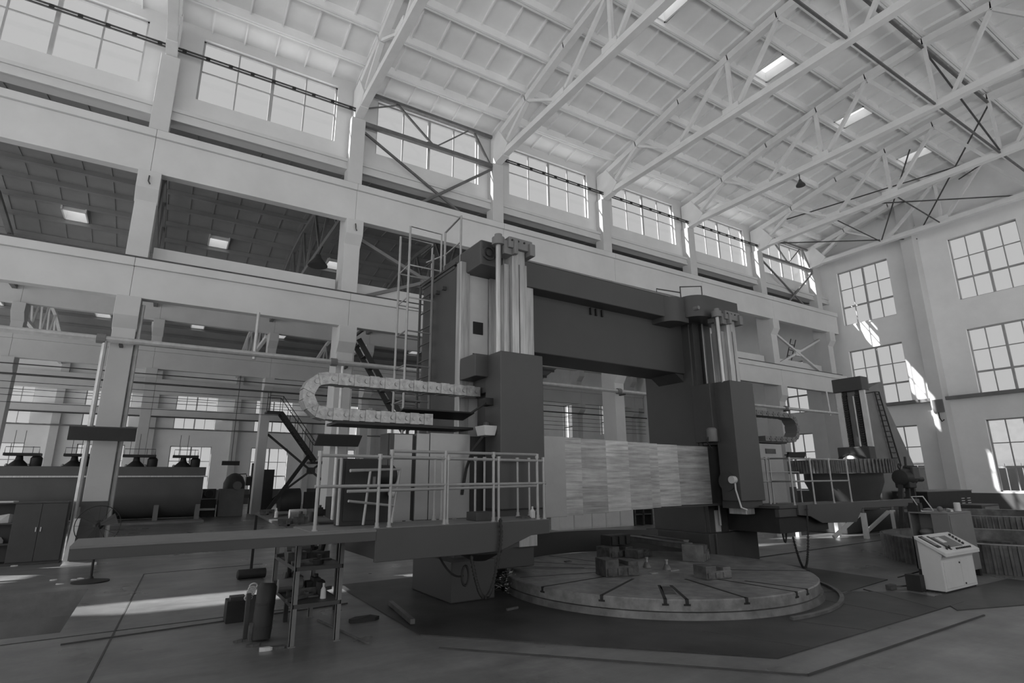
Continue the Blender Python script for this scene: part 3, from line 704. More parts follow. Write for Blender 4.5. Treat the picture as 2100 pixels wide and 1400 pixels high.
# right end covers of the crossrail behind the right rail
build('cover_panel', MB().box(UU(1556, 960, VX), UU(1608, 960, VX), VX, VC+.2, 1.3, ZZ(1580, 910, VX)), 'cover2', cr, bevel=.006)
build('switch_plate', MB().box(UU(1570, 925, VX), UU(1590, 925, VX), VX-.012, VX+.01, ZZ(1580, 930, VX), ZZ(1580, 920, VX)), 'dark', cr)
# ---- curved splash guard behind the table
TC, TR = (7.84, 7.44), 2.62
GROW = 1.0; gz = ZZ(1220, 1086, TC[1]+2.72)
build('splash_guard', MB().ringwall((TC[0], TC[1], 0), 2.84, 2.87, .014, gz, 48, math.radians(40), math.radians(158)), 'mach2', lathe, smooth=True)
GROW = 1.1115
# ---- access ladder and cage on the left column
la = MB(); vA, vB = 8.85, 8.35; uL = cu0-.1
lad = build('ladder', MB().tube([(uL, vA, .6), (uL, vA, ct-.05)], .022, 6), 'mach', lathe)
build('stile', MB().tube([(uL, vB, .6), (uL, vB, ct+.4)], .022, 6), 'mid', lad)
for i in range(18): build('rung', MB().tube([(uL, vB, .9+i*.29), (uL, vA, .9+i*.29)], .014, 6), 'rod', lad)
qb, qd, qa, qc = UU(842, 466, vB), UU(906, 481, vB), UU(822, 487, vA), UU(887, 501, vA); zB, zA = ZZ(842, 464, vB), ZZ(822, 485, vA)
cage = build('ladder_cage', MB().tube([(qb, vB, 1.6), (qb, vB, zB), (qd, vB, zB), (qd, vB, ct)], .02, 6), 'rail', lathe)
build('cage_post', MB().tube([(qa, vA, 1.6), (qa, vA, zA), (qc, vA, zA), (qc, vA, ct)], .02, 6), 'rail', cage)
for i in range(8):
    z = ct+.12-.58*i
    build('cage_hoop', MB().tube([(uL+.02 if i else qd, vB, z), (qb, vB, z), (qa, vA, z), (uL+.02 if i else qc, vA, z)], .014, 6), 'rail' if i < 2 else 'mid', cage)
rl = build('top_guard_rail', MB().tube([(cu0+.1, 8.3, ct), (cu0+.1, 8.3, ct+.85), (cu0+.1, 7.7, ct+.92), (cu0+.1, 7.7, ct)], .02, 6), 'rail', lathe)
build('mid_bar', MB().tube([(cu0+.1, 8.3, ct+.42), (cu0+.1, 7.7, ct+.45)], .014, 6), 'rail', rl)
build('mid_bar', MB().tube([(cu0, 8.85, ct+.45), (cu0+.1, 8.3, ct+.42)], .014, 6), 'rail', rl)
rl = build('top_guard_rail', MB().tube([(h0+.1, 7.4, hz1), (h0+.1, 7.4, hz1+.28), (h0+.75, 7.35, hz1+.4), (h0+.75, 7.35, hz1-.1)], .014, 6), 'dark', lathe)
build('mid_bar', MB().tube([(h0-.3, 7.7, hz1-.05), (h0-.3, 7.7, hz1+.25), (h0+.1, 7.4, hz1+.15)], .014, 6), 'dark', rl)
# low oil pan with pale foot at the right column bottom
build('foot_strip', MB().box(UU(1468, 1070, VC-.05), UU(1478, 1070, VC-.05), VC-.05, VC+.02, .78, ZZ(1470, 1046, VC-.05)), 'strip', colR)

# ================================================================== ROTARY TABLE AND WHAT LIES ON IT
GROW = 1.0
tb_ = thing('rotary_table', 'round steel rotary table with radial slots on the floor in front of the lathe', 'rotary table', (*TC, 0), AM)
build('table_base', MB().lathe((*TC, 0), [(2.67, .014), (2.65, .1), (2.56, .108), (1.0, .108)], 96), 'iron', tb_, smooth=True)
tp = build('table_top', MB().lathe((*TC, 0), [(.5, .11), (2.62, .11), (2.62, .245), (2.605, .26), (.01, .26)], 128), 'table', tb_, smooth=True)
def rad(a, r0, r1, w, m='black', nm='slot'):
    a = math.radians(a); d = Vector((math.cos(a), math.sin(a), 0)); c = Vector((*TC, .258))
    s = MB(); s.bar(c+d*r0, c+d*(r1), w, .01)
    if r1 >= 2.6: s.bar(c+d*2.58-Vector((0, 0, .03)), c+d*2.623-Vector((0, 0, .03)), w, .07); s.bar(c+d*2.58-Vector((0, 0, .065)), c+d*2.623-Vector((0, 0, .065)), w*2.0, .025)
    build(nm, s, m, tb_)
def ang(px, py): p = am(px, py, z=.26); return math.degrees(math.atan2(p.y-TC[1], p.x-TC[0]))
for px_, py_, r0 in ((1232, 1221, 1.15), (1366, 1233, 1.6), (1412, 1232, 1.6), (1538, 1228, 1.1), (1632, 1213, 1.1), (1651, 1207, 1.7), (1136, 1199, 1.1), (1050, 1162, 1.2), (1640, 1170, 1.2)):
    rad(ang(px_, py_), r0, 2.62, .045)
for k in range(4): rad(100+k*22, 1.0, 2.5, .03)
rad((ang(1366, 1238)+ang(1412, 1237))/2, 1.7, 2.3, .16, 'rust', 'clamp_plate')
kb = MB(); kb.ringwall((*TC, 0), 2.86, 2.92, .014, .05, 64, math.radians(-100), math.radians(20)); build('oil_kerb', kb, 'iron', tb_, smooth=True)
# work pieces
def tpt(px, py, z=.26): p = am(px, py, z=z); return Vector((p.x, p.y, z))
def block(px, py, w, d, h, label, rz=0.0, z=.262, m='rust', steps=True, nm='jaw_block'):
    p = tpt(px, py); w *= 1.2; d *= 1.2; h *= 1.3; b = MB(); b.box(-w/2, w/2, -d/2, d/2, 0, h*.6)
    b.box(-w*.5, -w*.1, -d/2, d/2, h*.55, h); b.box(w*.2, w*.5, -d*.45, d*.45, h*.55, h*.85)
    if steps:
        for k in range(3): b.box(-w*.45+k*w*.3, -w*.3+k*w*.3, -d/2-.025, -d/2+.02, .02, h*.5)
    R = Matrix.Rotation(rz, 4, 'Z')
    for v in b.b.verts: v.co = R @ v.co + Vector((p.x, p.y, z))
    return solo(nm, b, m, label, 'jaw block', (p.x, p.y, z), 'jaw blocks on the rotary table', rot=AM, bevel=.008)
block(1262, 1140, .62, .3, .16, 'low toothed jaw block on the rotary table, under the tallest black block', .1)
block(1266, 1178, .5, .34, .2, 'ribbed jaw block on the rotary table, nearest the radial slots on the left', -.3)
block(1428, 1148, .5, .34, .24, 'upright jaw block with pale edges at the right end of the bars on the table', .5, m='iron')
block(1462, 1184, .42, .26, .15, 'rounded jaw block with a ring hole at the right front of the pile', -.2, m='iron')
block(1310, 1141, .5, .26, .12, 'low jaw block behind the bars on the table', .3)
p = tpt(1264, 1138); ZS = .262+.16*1.3; t = thing('stacked_block', 'tall black block resting on the left end of the steel bars on the table', 'block', (p.x, p.y, ZS), AM)
build('body', MB().box(p.x-.28, p.x+.3, p.y-.14, p.y+.16, ZS, ZS+.2), 'black', t, bevel=.01)
for k in range(3): build('lug', MB().box(p.x-.26+.2*k, p.x-.16+.2*k, p.y-.18, p.y-.13, ZS+.02, ZS+.18), 'black', t)
for k, (a, b, w, lab) in enumerate((((1285, 1128), (1415, 1150), .16, 'front long steel bar lying across the jaw blocks on the table'), ((1290, 1120), (1420, 1142), .12, 'rear long steel bar lying across the jaw blocks on the table'))):
    z = .47-.01*k; P, Q = tpt(*a), tpt(*b); P.z = Q.z = z+.06; P.y += .12*k; Q.y += .12*k
    solo('steel_bar', MB().bar(P, Q, w, .1).bar(P+Vector((0, 0, .05)), Q+Vector((0, 0, .05)), w*1.3, .02), 'iron', lab, 'bar', (P.x, P.y, z), 'steel bars on the table', rot=AM, bevel=.006)
for k, (a, lab) in enumerate((((1327, 1163), 'screw jack under the steel bars, left of the pair'), ((1368, 1168), 'screw jack under the steel bars, right of the pair'))):
    p = tpt(*a); t = thing('screw_jack', lab, 'jack', (p.x, p.y, .262), AM, 'screw jacks')
    build('base', MB().lathe((p.x, p.y, .262), [(.075, 0), (.05, .07), (.035, .09)], 12), 'iron', t, smooth=True)
    build('spindle', MB().lathe((p.x, p.y, .262), [(.02, .08), (.02, .14), (.03, .15), (.03, .17)], 8), 'steel', t)
for k, (a, w, lab) in enumerate((((1340, 1176), .16, 'bright flat chip lying on the table left of centre'), ((1382, 1170), .22, 'bright flat plate lying on the table under the bars'), ((1165, 1152), .14, 'small dark scrap piece lying on the left of the table'))):
    p = tpt(*a); solo('scrap_plate', MB().hexa([(p.x-w/2, p.y-.04, .262), (p.x+w/2, p.y-.03, .262), (p.x+w/2, p.y+.05, .262), (p.x-w/2, p.y+.04, .262), (p.x-w/2, p.y-.03, .275), (p.x+w/2, p.y-.03, .275), (p.x+w/2, p.y+.05, .28), (p.x-w/2, p.y+.04, .28)]), 'steel' if k < 2 else 'rust', lab, 'scrap', (p.x, p.y, .262), rot=AM)
# swarf beside the table: nobody could count it
swp = am(1043, 1212, z=0)
sw = MB(); rnd = random.Random(3)
for i in range(260):
    a = rnd.uniform(0, 2*pi); r = abs(rnd.gauss(0, .16)); c = Vector((swp.x+r*math.cos(a)*.55, swp.y+r*math.sin(a)*1.8, .02+max(0, .34-r*1.0)*rnd.random())); q = .014+.02*rnd.random()
    sw.tube([c, c+Vector((rnd.uniform(-q, q)*2, rnd.uniform(-q, q)*2, rnd.uniform(-q, q)+.01)), c+Vector((rnd.uniform(-q, q)*3, rnd.uniform(-q, q)*3, rnd.uniform(0, q)))], .006, 4)
o = solo('metal_swarf', sw, 'steel', 'heap of glittering metal swarf between the lathe foot and the rotary table', 'swarf', (swp.x, swp.y, 0), rot=AM); o['kind'] = 'stuff'

# ================================================================== OPERATOR PLATFORMS
GROW = 1.1115  # platform coordinates enlarged about the camera as well
VP, VQ, ZD = 5.78, 6.5, 1.33
fu0, fu1 = UU(768.5, 1110, VP), UU(1125, 1080, VP)
pl = thing('operator_platform', 'left operator platform with pale pipe railing in front of the lathe', 'platform', (3.3, 6.1, 0), AM, 'operator platforms')
du0 = UU(640, 1083, VP)
build('deck', MB().box(du0, fu1, VP, VQ+.06, ZD-.045, ZD), 'mid', pl, bevel=.004)
zq = lambda px_, py_: ZZ(px_, py_, VP)
F = MB(); F.py([(fu0, ZD-.005), (fu0, zq(768, 1153)), (UU(975, 1135, VP), zq(975, 1135)), (UU(1025, 1129, VP), zq(1025, 1129)), (UU(1088, 1097, VP), zq(1088, 1097)), (fu1, zq(1124, 1093)), (fu1, ZD-.005)], VP-.02, VP+.02)
build('fascia', F, 'mach2', pl, bevel=.006)
F = MB(); F.box(fu0, fu0+.03, VP, VQ+.3, zq(768, 1153)+.03, ZD-.05); F.box(fu0, fu1-.5, VQ-.02, VQ+.02, zq(768, 1153)+.15, ZD-.05); build('side_plate', F, 'dark', pl)
F = MB(); F.box(2.3, 3.9, VP+.02, VX+.3, ZD-.3, ZD-.06); F.box(3.2, 3.8, VP+.4, VX+.3, .95, ZD-.2); build('bracket', F, 'dark', pl)
F = MB(); F.lathe((3.75, 6.5, .82), [(.1, 0), (.3, .1), (.34, .25)], 16); build('drain_bowl', F, 'dark', pl, smooth=True)
def post(u, v, z0, z1, par, r=.02, base=True):
    s = MB(); r *= .85; s.tube([(u, v, z0), (u, v, z1)], r, 8)
    if base: s.lathe((u, v, z0), [(.03, 0), (.03, .012), (.021, .014), (.021, .05)], 10)
    s.lathe((u, v, z1), [(.025, -.03), (.025, .025)], 8)
    return build('post', s, 'rail', par)
def hrail(P, par, r=.019): return build('rail', MB().tube(P, r*.88, 8), 'rail', par, smooth=True)
zr = ZZ(775, 931, VP); zm = ZZ(802, 1000, VP)
ps = [UU(px_, py_, VP) for px_, py_ in ((649, 1080), (777, 1078), (802, 1078), (916, 1073), (921.5, 1073), (1017.5, 1067), (1028, 1067), (1109, 1060), (1122, 1059))]
for i, u in enumerate(ps): post(u, VP+.06, ZD, zr+(.0, -.02, .03, .03, -.02, .03, -.02, .02, -.02)[i], pl)
hrail([(ps[0], VP+.06, zr-.02), (ps[8], VP+.06, zr-.04)], pl); hrail([(ps[2], VP+.06, zr+.04), (ps[7], VP+.06, zr+.035)], pl)
hrail([(ps[0]-.03, VP+.06, zm+.02), (ps[8]+.03, VP+.06, zm+.03)], pl); hrail([(ps[0]+.3, VP+.07, zm-.03), (ps[7], VP+.07, zm)], pl)
us = [UU(px_, py_, VQ) for px_, py_ in ((735, 1060), (890, 1060), (905, 1060), (974, 1058), (993, 1056), (1062, 1055), (1086, 1053))]
for u in us: post(u, VQ, ZD, zr-.0, pl, .017)
hrail([(us[0], VQ, zr-.01), (us[6], VQ, zr-.01)], pl, .015); hrail([(us[0], VQ, zm+.02), (us[6], VQ, zm+.03)], pl, .015)
hrail([(ps[0]+.32, VP+.4, ZD+.02), (ps[0]+.32, VP+.4, zr-.0), (ps[0]+.32, VP+.06, zr-.02)], pl, .018)
# gate of the railing, hanging inside on the left
gt = build('gate', MB().tube([(ps[0]+.36, VP+.2, ZD+.58), (ps[0]+.98, VP+.35, ZD+.6), (ps[0]+.9, VP+.35, ZD+.02)], .018, 8), 'rail', pl, smooth=True)
build('gate_bar', MB().tube([(ps[0]+.36, VP+.2, ZD+.27), (ps[0]+.93, VP+.35, ZD+.2)], .014, 8), 'rail', gt)
build('gate_bar', MB().tube([(ps[0]+.6, VP+.26, ZD+.58), (ps[0]+.55, VP+.26, ZD+.02)], .014, 8), 'rail', gt)
# steel beam running out to the left, carried by the platform
ib = MB(); bu0 = UU(141, 1135, VP); zbt = ZZ(768, 1087, VP); zbb = ZZ(768, 1106, VP)
ib.box(bu0, fu0-.0, VP-.03, VP+.02, zbb, zbt); ib.box(bu0, fu0, VP-.03, VP+.1, zbb-.01, zbb+.006)
ca_ = build('channel_arm', ib, 'mach2', pl, bevel=.003, label='long channel arm with plate top reaching out to the left past the column')
build('top_flange', MB().box(bu0, fu0, VP-.035, VP+.72, zbt-.012, zbt+.008), 'mid', ca_)
build('arm_web', MB().box(du0, fu0, VP+.12, VQ, zbb+.02, zbt-.02), 'dark', pl)
# things on the deck
bx = UU(690, 1070, 6.35), UU(770, 1070, 6.35)
t = thing('control_box', 'black electrical cabinet standing on the left end of the left operator platform', 'cabinet', ((bx[0]+bx[1])/2, 6.45, ZD), AM)
build('housing', MB().box(bx[0], bx[1], 6.25, 6.46, ZD, ZZ(730, 940, 6.25)), 'black', t, bevel=.008)
build('door', MB().box(bx[0]+.03, bx[1]-.03, 6.238, 6.25, ZD+.05, ZZ(730, 946, 6.25)), 'black', t)
build('handle', MB().box(bx[1]-.1, bx[1]-.07, 6.22, 6.24, ZD+.4, ZD+.52), 'mid', t)
u = UU(785, 965, 6.6); t = thing('feed_motor', 'small black motor with pale plug beside the left steel covers', 'motor', (u, 6.6, ZD), AM)
build('motor_body', MB().lathe((u, 6.6, 1.86), [(.12, -.16), (.13, -.13), (.13, .12), (.1, .15)], 16, axis='x'), 'black', t, smooth=True)
build('stand', MB().box(u-.05, u+.07, 6.55, 6.65, ZD, 1.75), 'black', t); build('plug', MB().ball((u+.08, 6.47, 1.66), .05), 'pale', t)
u0, u1 = UU(977, 1060, 6.0), UU(1017, 1060, 6.0)
solo('tool_box', MB().box(u0, u1, 6.0, 6.25, ZD, ZD+.1), 'dark', 'flat dark box on the platform deck at the foot of the railing', 'box', (u0, 6.0, ZD), rot=AM, bevel=.006)
u = UU(1092, 1055, 6.1); t = thing('oil_can', 'small pale oil can on the right end of the left platform', 'oil can', (u, 6.1, ZD), AM)
build('can', MB().lathe((u, 6.1, ZD), [(.035, 0), (.035, .08), (.012, .11), (.012, .14)], 10), 'pale', t, smooth=True); build('spout', MB().tube([(u+.02, 6.1, ZD+.04), (u+.1, 6.1, ZD+.15)], .006, 5), 'mid', t)
solo('rag', MB().hexa([(u-.2, 6.05, ZD), (u-.05, 6.05, ZD), (u-.05, 6.2, ZD), (u-.2, 6.2, ZD), (u-.19, 6.06, ZD+.03), (u-.07, 6.06, ZD+.02), (u-.06, 6.19, ZD+.04), (u-.18, 6.18, ZD+.02)]), 'rust', 'crumpled dark rag on the deck beside the small oil can', 'rag', (u, 6.1, ZD), rot=AM)
# hanging cables under the left platform
def hang(nm, P, r, lab, o, m='black', coil=False):
    s = MB(); s.tube(P, r, 6)
    if coil:
        for i in range(len(P)-1):
            for k in range(3):
                c = Vector(P[i]).lerp(Vector(P[i+1]), (k+.5)/3); d = (Vector(P[i+1])-Vector(P[i])).normalized()
                s.tube([c-d*.012, c+d*.012], r*1.6, 6)
    return solo(nm, s, m, lab, 'cable', o, rot=AM)
def sagp(a, b, z0, n=12):
    a, b = Vector(a), Vector(b); out = []
    for i in range(n+1):
        t_ = i/n; p = a.lerp(b, t_); s_ = 4*t_*(1-t_); p.z = p.z-(min(a.z, b.z)-z0)*s_; out.append(p)
    return out
v_ = 5.72
ca, cb_ = (UU(975, 1160, v_), v_+.1, .98), (UU(1026, 1120, v_), v_, ZZ(1026, 1120, v_))
P = [(UU(1026, 1068, v_), v_, ZZ(1026, 1068, v_)+.03), (UU(1028, 1095, v_), v_, ZZ(1028, 1095, v_))]+[p for p in reversed(sagp(ca, cb_, ZZ(995, 1236, v_)))]
hang('coiled_cable', P, .014, 'coiled black cable hanging in a deep loop from the left platform edge', (ca[0], v_, .4), coil=True)
t = thing('sagging_cable', 'thin black cable with a ring at its end sagging under the left platform', 'cable', (3.4, 6.2, .5), AM)
build('cable', MB().tube(sagp((UU(893, 1148, 6.2), 6.2, 1.04), (UU(950, 1180, 6.2), 6.2, ZZ(950, 1180, 6.2)), ZZ(922, 1203, 6.2)), .012, 6), 'black', t)
lp = [Vector((UU(954, 1180, 6.2)+.045*math.sin(a), 6.2, ZZ(954, 1180, 6.2)+.11*math.cos(a))) for a in [2*pi*i/20 for i in range(20)]]
build('ring', MB().tube(lp, .014, 6, closed=True), 'black', t)
# ---- right platform
VP2, VQ2, ZE = 6.25, 6.85, 1.3
g0, g1 = UU(1636, 1050, VP2), UU(1885, 1035, VP2)
pr = thing('operator_platform', 'right operator platform with pipe railing beyond the rotary table', 'platform', (11, 6.5, 0), AM, 'operator platforms')
a0 = UU(1545, 1035, VQ2)
build('deck', MB().box(a0-.1, UU(1760, 1032, VP2), VP2, VQ2+.1, ZE-.05, ZE), 'dark', pr, bevel=.004)
F = MB(); F.py([(g0, ZE), (g0, ZZ(1636, 1056, VP2)), (UU(1660, 1058, VP2), ZZ(1660, 1058, VP2)), (UU(1685, 1072, VP2), ZZ(1685, 1072, VP2)), (UU(1755, 1070, VP2), ZZ(1755, 1070, VP2)), (UU(1766, 1040, VP2), ZZ(1766, 1041, VP2)), (g1, ZZ(1880, 1037, VP2)), (g1, ZE)], VP2-.02, VP2+.02)
build('fascia', F, 'mach2', pr, bevel=.004)
build('channel_arm', MB().box(UU(1766, 1036, VP2), g1, VP2, VP2+.2, ZE-.06, ZE), 'mid', pr)
build('bracket', MB().box(a0, g0+1.2, VP2+.1, VX+.4, ZE-.5, ZE-.05), 'black', pr)
build('under_beam', MB().box(a0-.1, g0, VP2+.02, VP2+.1, ZE-.2, ZE-.06), 'dark', pr)
z1_, z2_ = ZZ(1680, 941, VP2), ZZ(1690, 986, VP2)
fp = [(1635, 1035), (1677, 1032), (1716, 1031), (1752, 1029)]; q = [UU(*p, VP2) for p in fp]
for u in q: post(u, VP2+.05, ZE, z1_, pr)
hrail([(q[0], VP2+.05, z1_), (q[3], VP2+.05, z1_)], pr); hrail([(q[0], VP2+.05, z2_), (q[3], VP2+.05, z2_)], pr)
q2 = [UU(*p, VQ2) for p in ((1542, 1034), (1580, 1034), (1588, 1034))]
for u in q2: post(u, VQ2, ZE, z1_+.02, pr)
hrail([(q2[0], VQ2, z1_), (q2[2], VQ2, z1_+.02), (q[0], VP2+.05, z1_)], pr); hrail([(q2[0], VQ2, z2_), (q2[2], VQ2, z2_), (q[0], VP2+.05, z2_)], pr)
hrail([(q[0]+.1, VQ2, ZE), (q[0]+.1, VQ2, z1_-.25), (q[1]+.5, VQ2, z1_-.25), (q[1]+.5, VQ2, ZE)], pr, .016)
v_ = 6.2
hang('coiled_cable', [(UU(1655, 1040, v_), v_, ZE)]+sagp((UU(1657, 1090, v_), v_, ZZ(1657, 1090, v_)), (UU(1626, 1100, v_), v_, ZZ(1626, 1100, v_)), ZZ(1650, 1168, v_)), .014, 'coiled black cable hanging in a loop from the right platform', (UU(1640, 1100, v_), v_, .7), coil=True)
hang('sagging_cable', sagp((UU(1602, 1090, 6.5), 6.5, 1.0), (UU(1614, 1090, 6.5), 6.5, 1.0), ZZ(1608, 1112, 6.5)), .016, 'short black cable loop under the right platform, left of the coiled one', (UU(1608, 1100, 6.5), 6.5, .9))

GROW = 1.0
# ================================================================== LEFT: BENCHES, CABINETS, FAN, BOARDS
def angle_leg(x, y, z0, z1, par, w=.055, m='mid'):
    s = MB(); s.box(x-w/2, x+w/2, y-w/2, y-w/2+.008, z0, z1); s.box(x-w/2, x-w/2+.008, y-w/2, y+w/2, z0, z1); s.box(x-w/2-.012, x+w/2+.012, y-w/2-.012, y+w/2+.012, z0, z0+.01)
    return build('leg', s, m, par)
rk = thing('steel_rack', 'open steel angle rack with two shelves of scrap parts under the long channel arm', 'rack', (1.75, 7.8, 0))
for x in (1.5, 2.0):
    for y in (7.15, 8.5): angle_leg(x, y, 0, 1.08, rk)
for z in (.44, .84):
    s = MB(); s.box(1.48, 2.02, 7.13, 8.52, z-.008, z); s.box(1.48, 2.02, 7.12, 7.14, z-.045, z); s.box(1.48, 2.02, 8.5, 8.52, z-.045, z); s.box(1.475, 1.49, 7.12, 8.52, z-.045, z); s.box(2.01, 2.025, 7.12, 8.52, z-.045, z)
    build('shelf', s, 'dark', rk)
tt = thing('work_bench', 'low steel bench heaped with scrap behind the channel arm, left of the black cabinet', 'bench', (1.9, 8.9, 0))
P_ = [at(522, 1050, z=1.15), at(600, 1088, z=1.15), at(705, 1078, z=1.15), at(640, 1046, z=1.15)]
build('bench_top', MB().pz([(p.x, p.y) for p in P_], 1.11, 1.15), 'dark', tt)
for p in P_: 
    q = Vector((1.8, 9.0, 0)); d = (q-Vector((p.x, p.y, 0)))*.08
    build('leg', MB().bar((p.x+d.x, p.y+d.y, 0), (p.x+d.x, p.y+d.y, 1.11), .05), 'black', tt)
def bits(o, kind):
    b = MB(); x, y, z = o
    if kind == 'roll': b.lathe((x, y, z+.085), [(.03, -.16), (.08, -.15), (.085, .14), (.03, .17)], 14, axis='x')
    elif kind == 'ring': b.ringwall((x, y, z), .05, .085, 0, .05, 18)
    elif kind == 'bar': b.bar((x-.16, y-.1, z+.02), (x+.18, y+.1, z+.03), .04)
    elif kind == 'cone': b.lathe((x, y, z), [(.035, 0), (.03, .1), (.012, .13), (.014, .17)], 12)
    elif kind == 'angle': b.box(x-.14, x+.14, y-.06, y+.06, z, z+.02); b.box(x-.14, x+.14, y+.04, y+.06, z, z+.1); b.box(x-.02, x+.02, y-.06, y+.06, z, z+.07)
    elif kind == 'can': b.lathe((x, y, z), [(.055, 0), (.055, .15), (.045, .16)], 14)
    elif kind == 'plate': b.hexa([(x-.16, y-.1, z), (x+.14, y-.12, z), (x+.17, y+.1, z), (x-.13, y+.12, z), (x-.16, y-.1, z+.03), (x+.14, y-.12, z+.02), (x+.17, y+.1, z+.05), (x-.13, y+.12, z+.03)])
    elif kind == 'elbow': b.tube([(x-.12, y, z+.05), (x-.03, y, z+.05), (x+.03, y+.02, z+.08), (x+.05, y+.03, z+.18)], .045, 10)
    elif kind == 'block': b.box(x-.12, x+.1, y-.08, y+.08, z, z+.12); b.box(x-.05, x+.04, y-.1, y+.1, z+.03, z+.16); b.lathe((x, y, z+.16), [(.03, 0), (.03, .04)], 8)
    elif kind == 'balls': b.ball((x, y, z+.05), .05); b.lathe((x, y, z), [(.03, 0), (.03, .03)], 8)
    return b
sc = [
 ((1.62, 7.35, .84), 'plate', 'rust', 'flat scrap plate at the front of the upper rack shelf'), ((1.85, 7.6, .84), 'angle', 'rust', 'angle bracket on the upper rack shelf'),
 ((1.65, 7.9, .84), 'roll', 'dark', 'dark roller lying on the upper rack shelf'), ((1.85, 8.15, .84), 'block', 'black', 'black block at the back of the upper rack shelf'), ((1.6, 8.3, .84), 'bar', 'rust', 'short bar at the back of the upper rack shelf'),
 ((1.6, 7.4, .44), 'bar', 'rust', 'short bar at the front of the lower rack shelf'), ((1.86, 7.32, .44), 'cone', 'pale', 'small pale bottle standing on the front edge of the lower rack shelf'), ((1.75, 7.7, .44), 'plate', 'iron', 'dark plate in the middle of the lower rack shelf'),
 ((1.6, 7.95, .44), 'roll', 'mid', 'grey roller on the lower rack shelf'), ((1.72, 8.2, .44), 'balls', 'steel', 'bright ball knob at the back left of the lower rack shelf'), ((1.88, 8.22, .44), 'ring', 'steel', 'bright ring at the back right of the lower rack shelf'), ((1.9, 7.9, .44), 'block', 'black', 'black block on the right of the lower rack shelf'), ((1.58, 8.35, .44), 'elbow', 'dark', 'dark pipe elbow at the far end of the lower rack shelf'),
 ((1.7, 7.5, .44), 'angle', 'rust', 'rusty bracket near the front of the lower rack shelf'), ((1.88, 7.55, .44), 'can', 'black', 'black can behind the small pale bottle on the lower rack shelf'), ((1.6, 7.72, .44), 'ring', 'black', 'black ring by the left edge of the lower rack shelf'), ((1.9, 7.72, .44), 'bar', 'iron', 'iron bar by the right edge of the lower rack shelf'), ((1.74, 8.42, .44), 'block', 'rust', 'rusty block against the far edge of the lower rack shelf'),
 ((1.58, 7.6, .84), 'block', 'rust', 'rusty block by the left edge of the upper rack shelf'), ((1.75, 7.3, .84), 'ring', 'black', 'black ring near the front of the upper rack shelf'), ((1.9, 7.85, .84), 'elbow', 'black', 'black pipe elbow on the right of the upper rack shelf'), ((1.72, 8.35, .84), 'can', 'dark', 'dark can at the far end of the upper rack shelf'), ((1.62, 8.12, .84), 'ring', 'steel', 'bright ring by the left edge of the upper rack shelf'), ((1.75, 8.02, .84), 'balls', 'steel', 'bright ball knob in the middle of the upper rack shelf')]
for o, k, m, lab in sc: solo('scrap_part', bits((o[0], o[1], o[2]+.001), k), m, lab, 'scrap part', o, 'scrap parts on the rack', bevel=0 if k in ('roll', 'ring', 'cone', 'balls', 'elbow') else .004)
sp = at(508, 1188, z=0); t = thing('pipe_stub', 'dark round pipe stub lying on the floor behind the rack, to its left', 'pipe', (sp.x, sp.y, 0)); b = MB(); b.lathe((sp.x, sp.y, .1), [(.05, -.2), (.09, -.18), (.09, .3), (.07, .31)], 16, axis='x'); build('body', b, 'black', t, smooth=True); build('wedge', MB().box(sp.x-.15, sp.x+.25, sp.y-.1, sp.y+.1, 0, .02), 'dark', t)
def on_bench(px, py): p = at(px, py, z=1.16); return (p.x, p.y, 1.151)
for a, k, m, lab in (((610, 1062), 'roll', 'mid', 'grey cylinder lying on the low bench'), ((640, 1068), 'can', 'black', 'black can on the low bench next to the grey cylinder'), ((566, 1060), 'cone', 'pale', 'thin pale spindle standing on the low bench'), ((582, 1069), 'ring', 'steel', 'bright ring on the front edge of the low bench'),
                     ((628, 1080), 'plate', 'rust', 'flat scrap on the right front of the low bench'), ((597, 1072), 'bar', 'iron', 'steel bar lying across the middle of the low bench'), ((548, 1054), 'angle', 'rust', 'small bracket on the left corner of the low bench'), ((655, 1056), 'block', 'black', 'black block at the back of the low bench'), ((590, 1076), 'angle', 'rust', 'rusty bracket near the front edge of the low bench'), ((575, 1058), 'bar', 'rust', 'rusty bar at the left of the low bench'), ((615, 1074), 'block', 'rust', 'rusty block in the middle front of the low bench'), ((672, 1072), 'plate', 'black', 'black plate at the right end of the low bench')):
    o = on_bench(*a); solo('scrap_part', bits(o, k), m, lab, 'scrap part', o, 'scrap on the bench')
# leaning barrel, crate and post in front of the rack
t = thing('gas_cylinder', 'dark upright cylinder leaning beside the steel rack', 'cylinder', (1.25, 7.62, 0))
b = MB(); b.tube([(1.25, 7.62, .02), (1.255, 7.63, .1), (1.28, 7.66, .58), (1.284, 7.665, .62)], [.105, .11, .11, .085], 18); build('body', b, 'black', t, smooth=True)
for z in (.12, .38): build('band', MB().tube([(1.25+.05*z, 7.62+.07*z, z), (1.252+.05*z, 7.622+.07*z, z+.03)], .112, 18), 'black', t)
build('side_bracket', MB().box(1.12, 1.17, 7.6, 7.66, .02, .2), 'rust', t)
t = thing('tin_crate', 'dark square tin standing on the floor left of the leaning cylinder', 'crate', (1.12, 8.85, 0)); build('body', MB().box(.98, 1.26, 8.72, 9.0, 0, .27), 'black', t, bevel=.006); build('lid', MB().box(1.02, 1.2, 8.76, 8.94, .27, .31), 'dark', t)
solo('steel_post', MB().box(1.08, 1.13, 7.78, 7.83, 0, .5), 'dark', 'short dark post standing between the tin and the leaning cylinder', 'post', (1.1, 7.8, 0), bevel=.004)
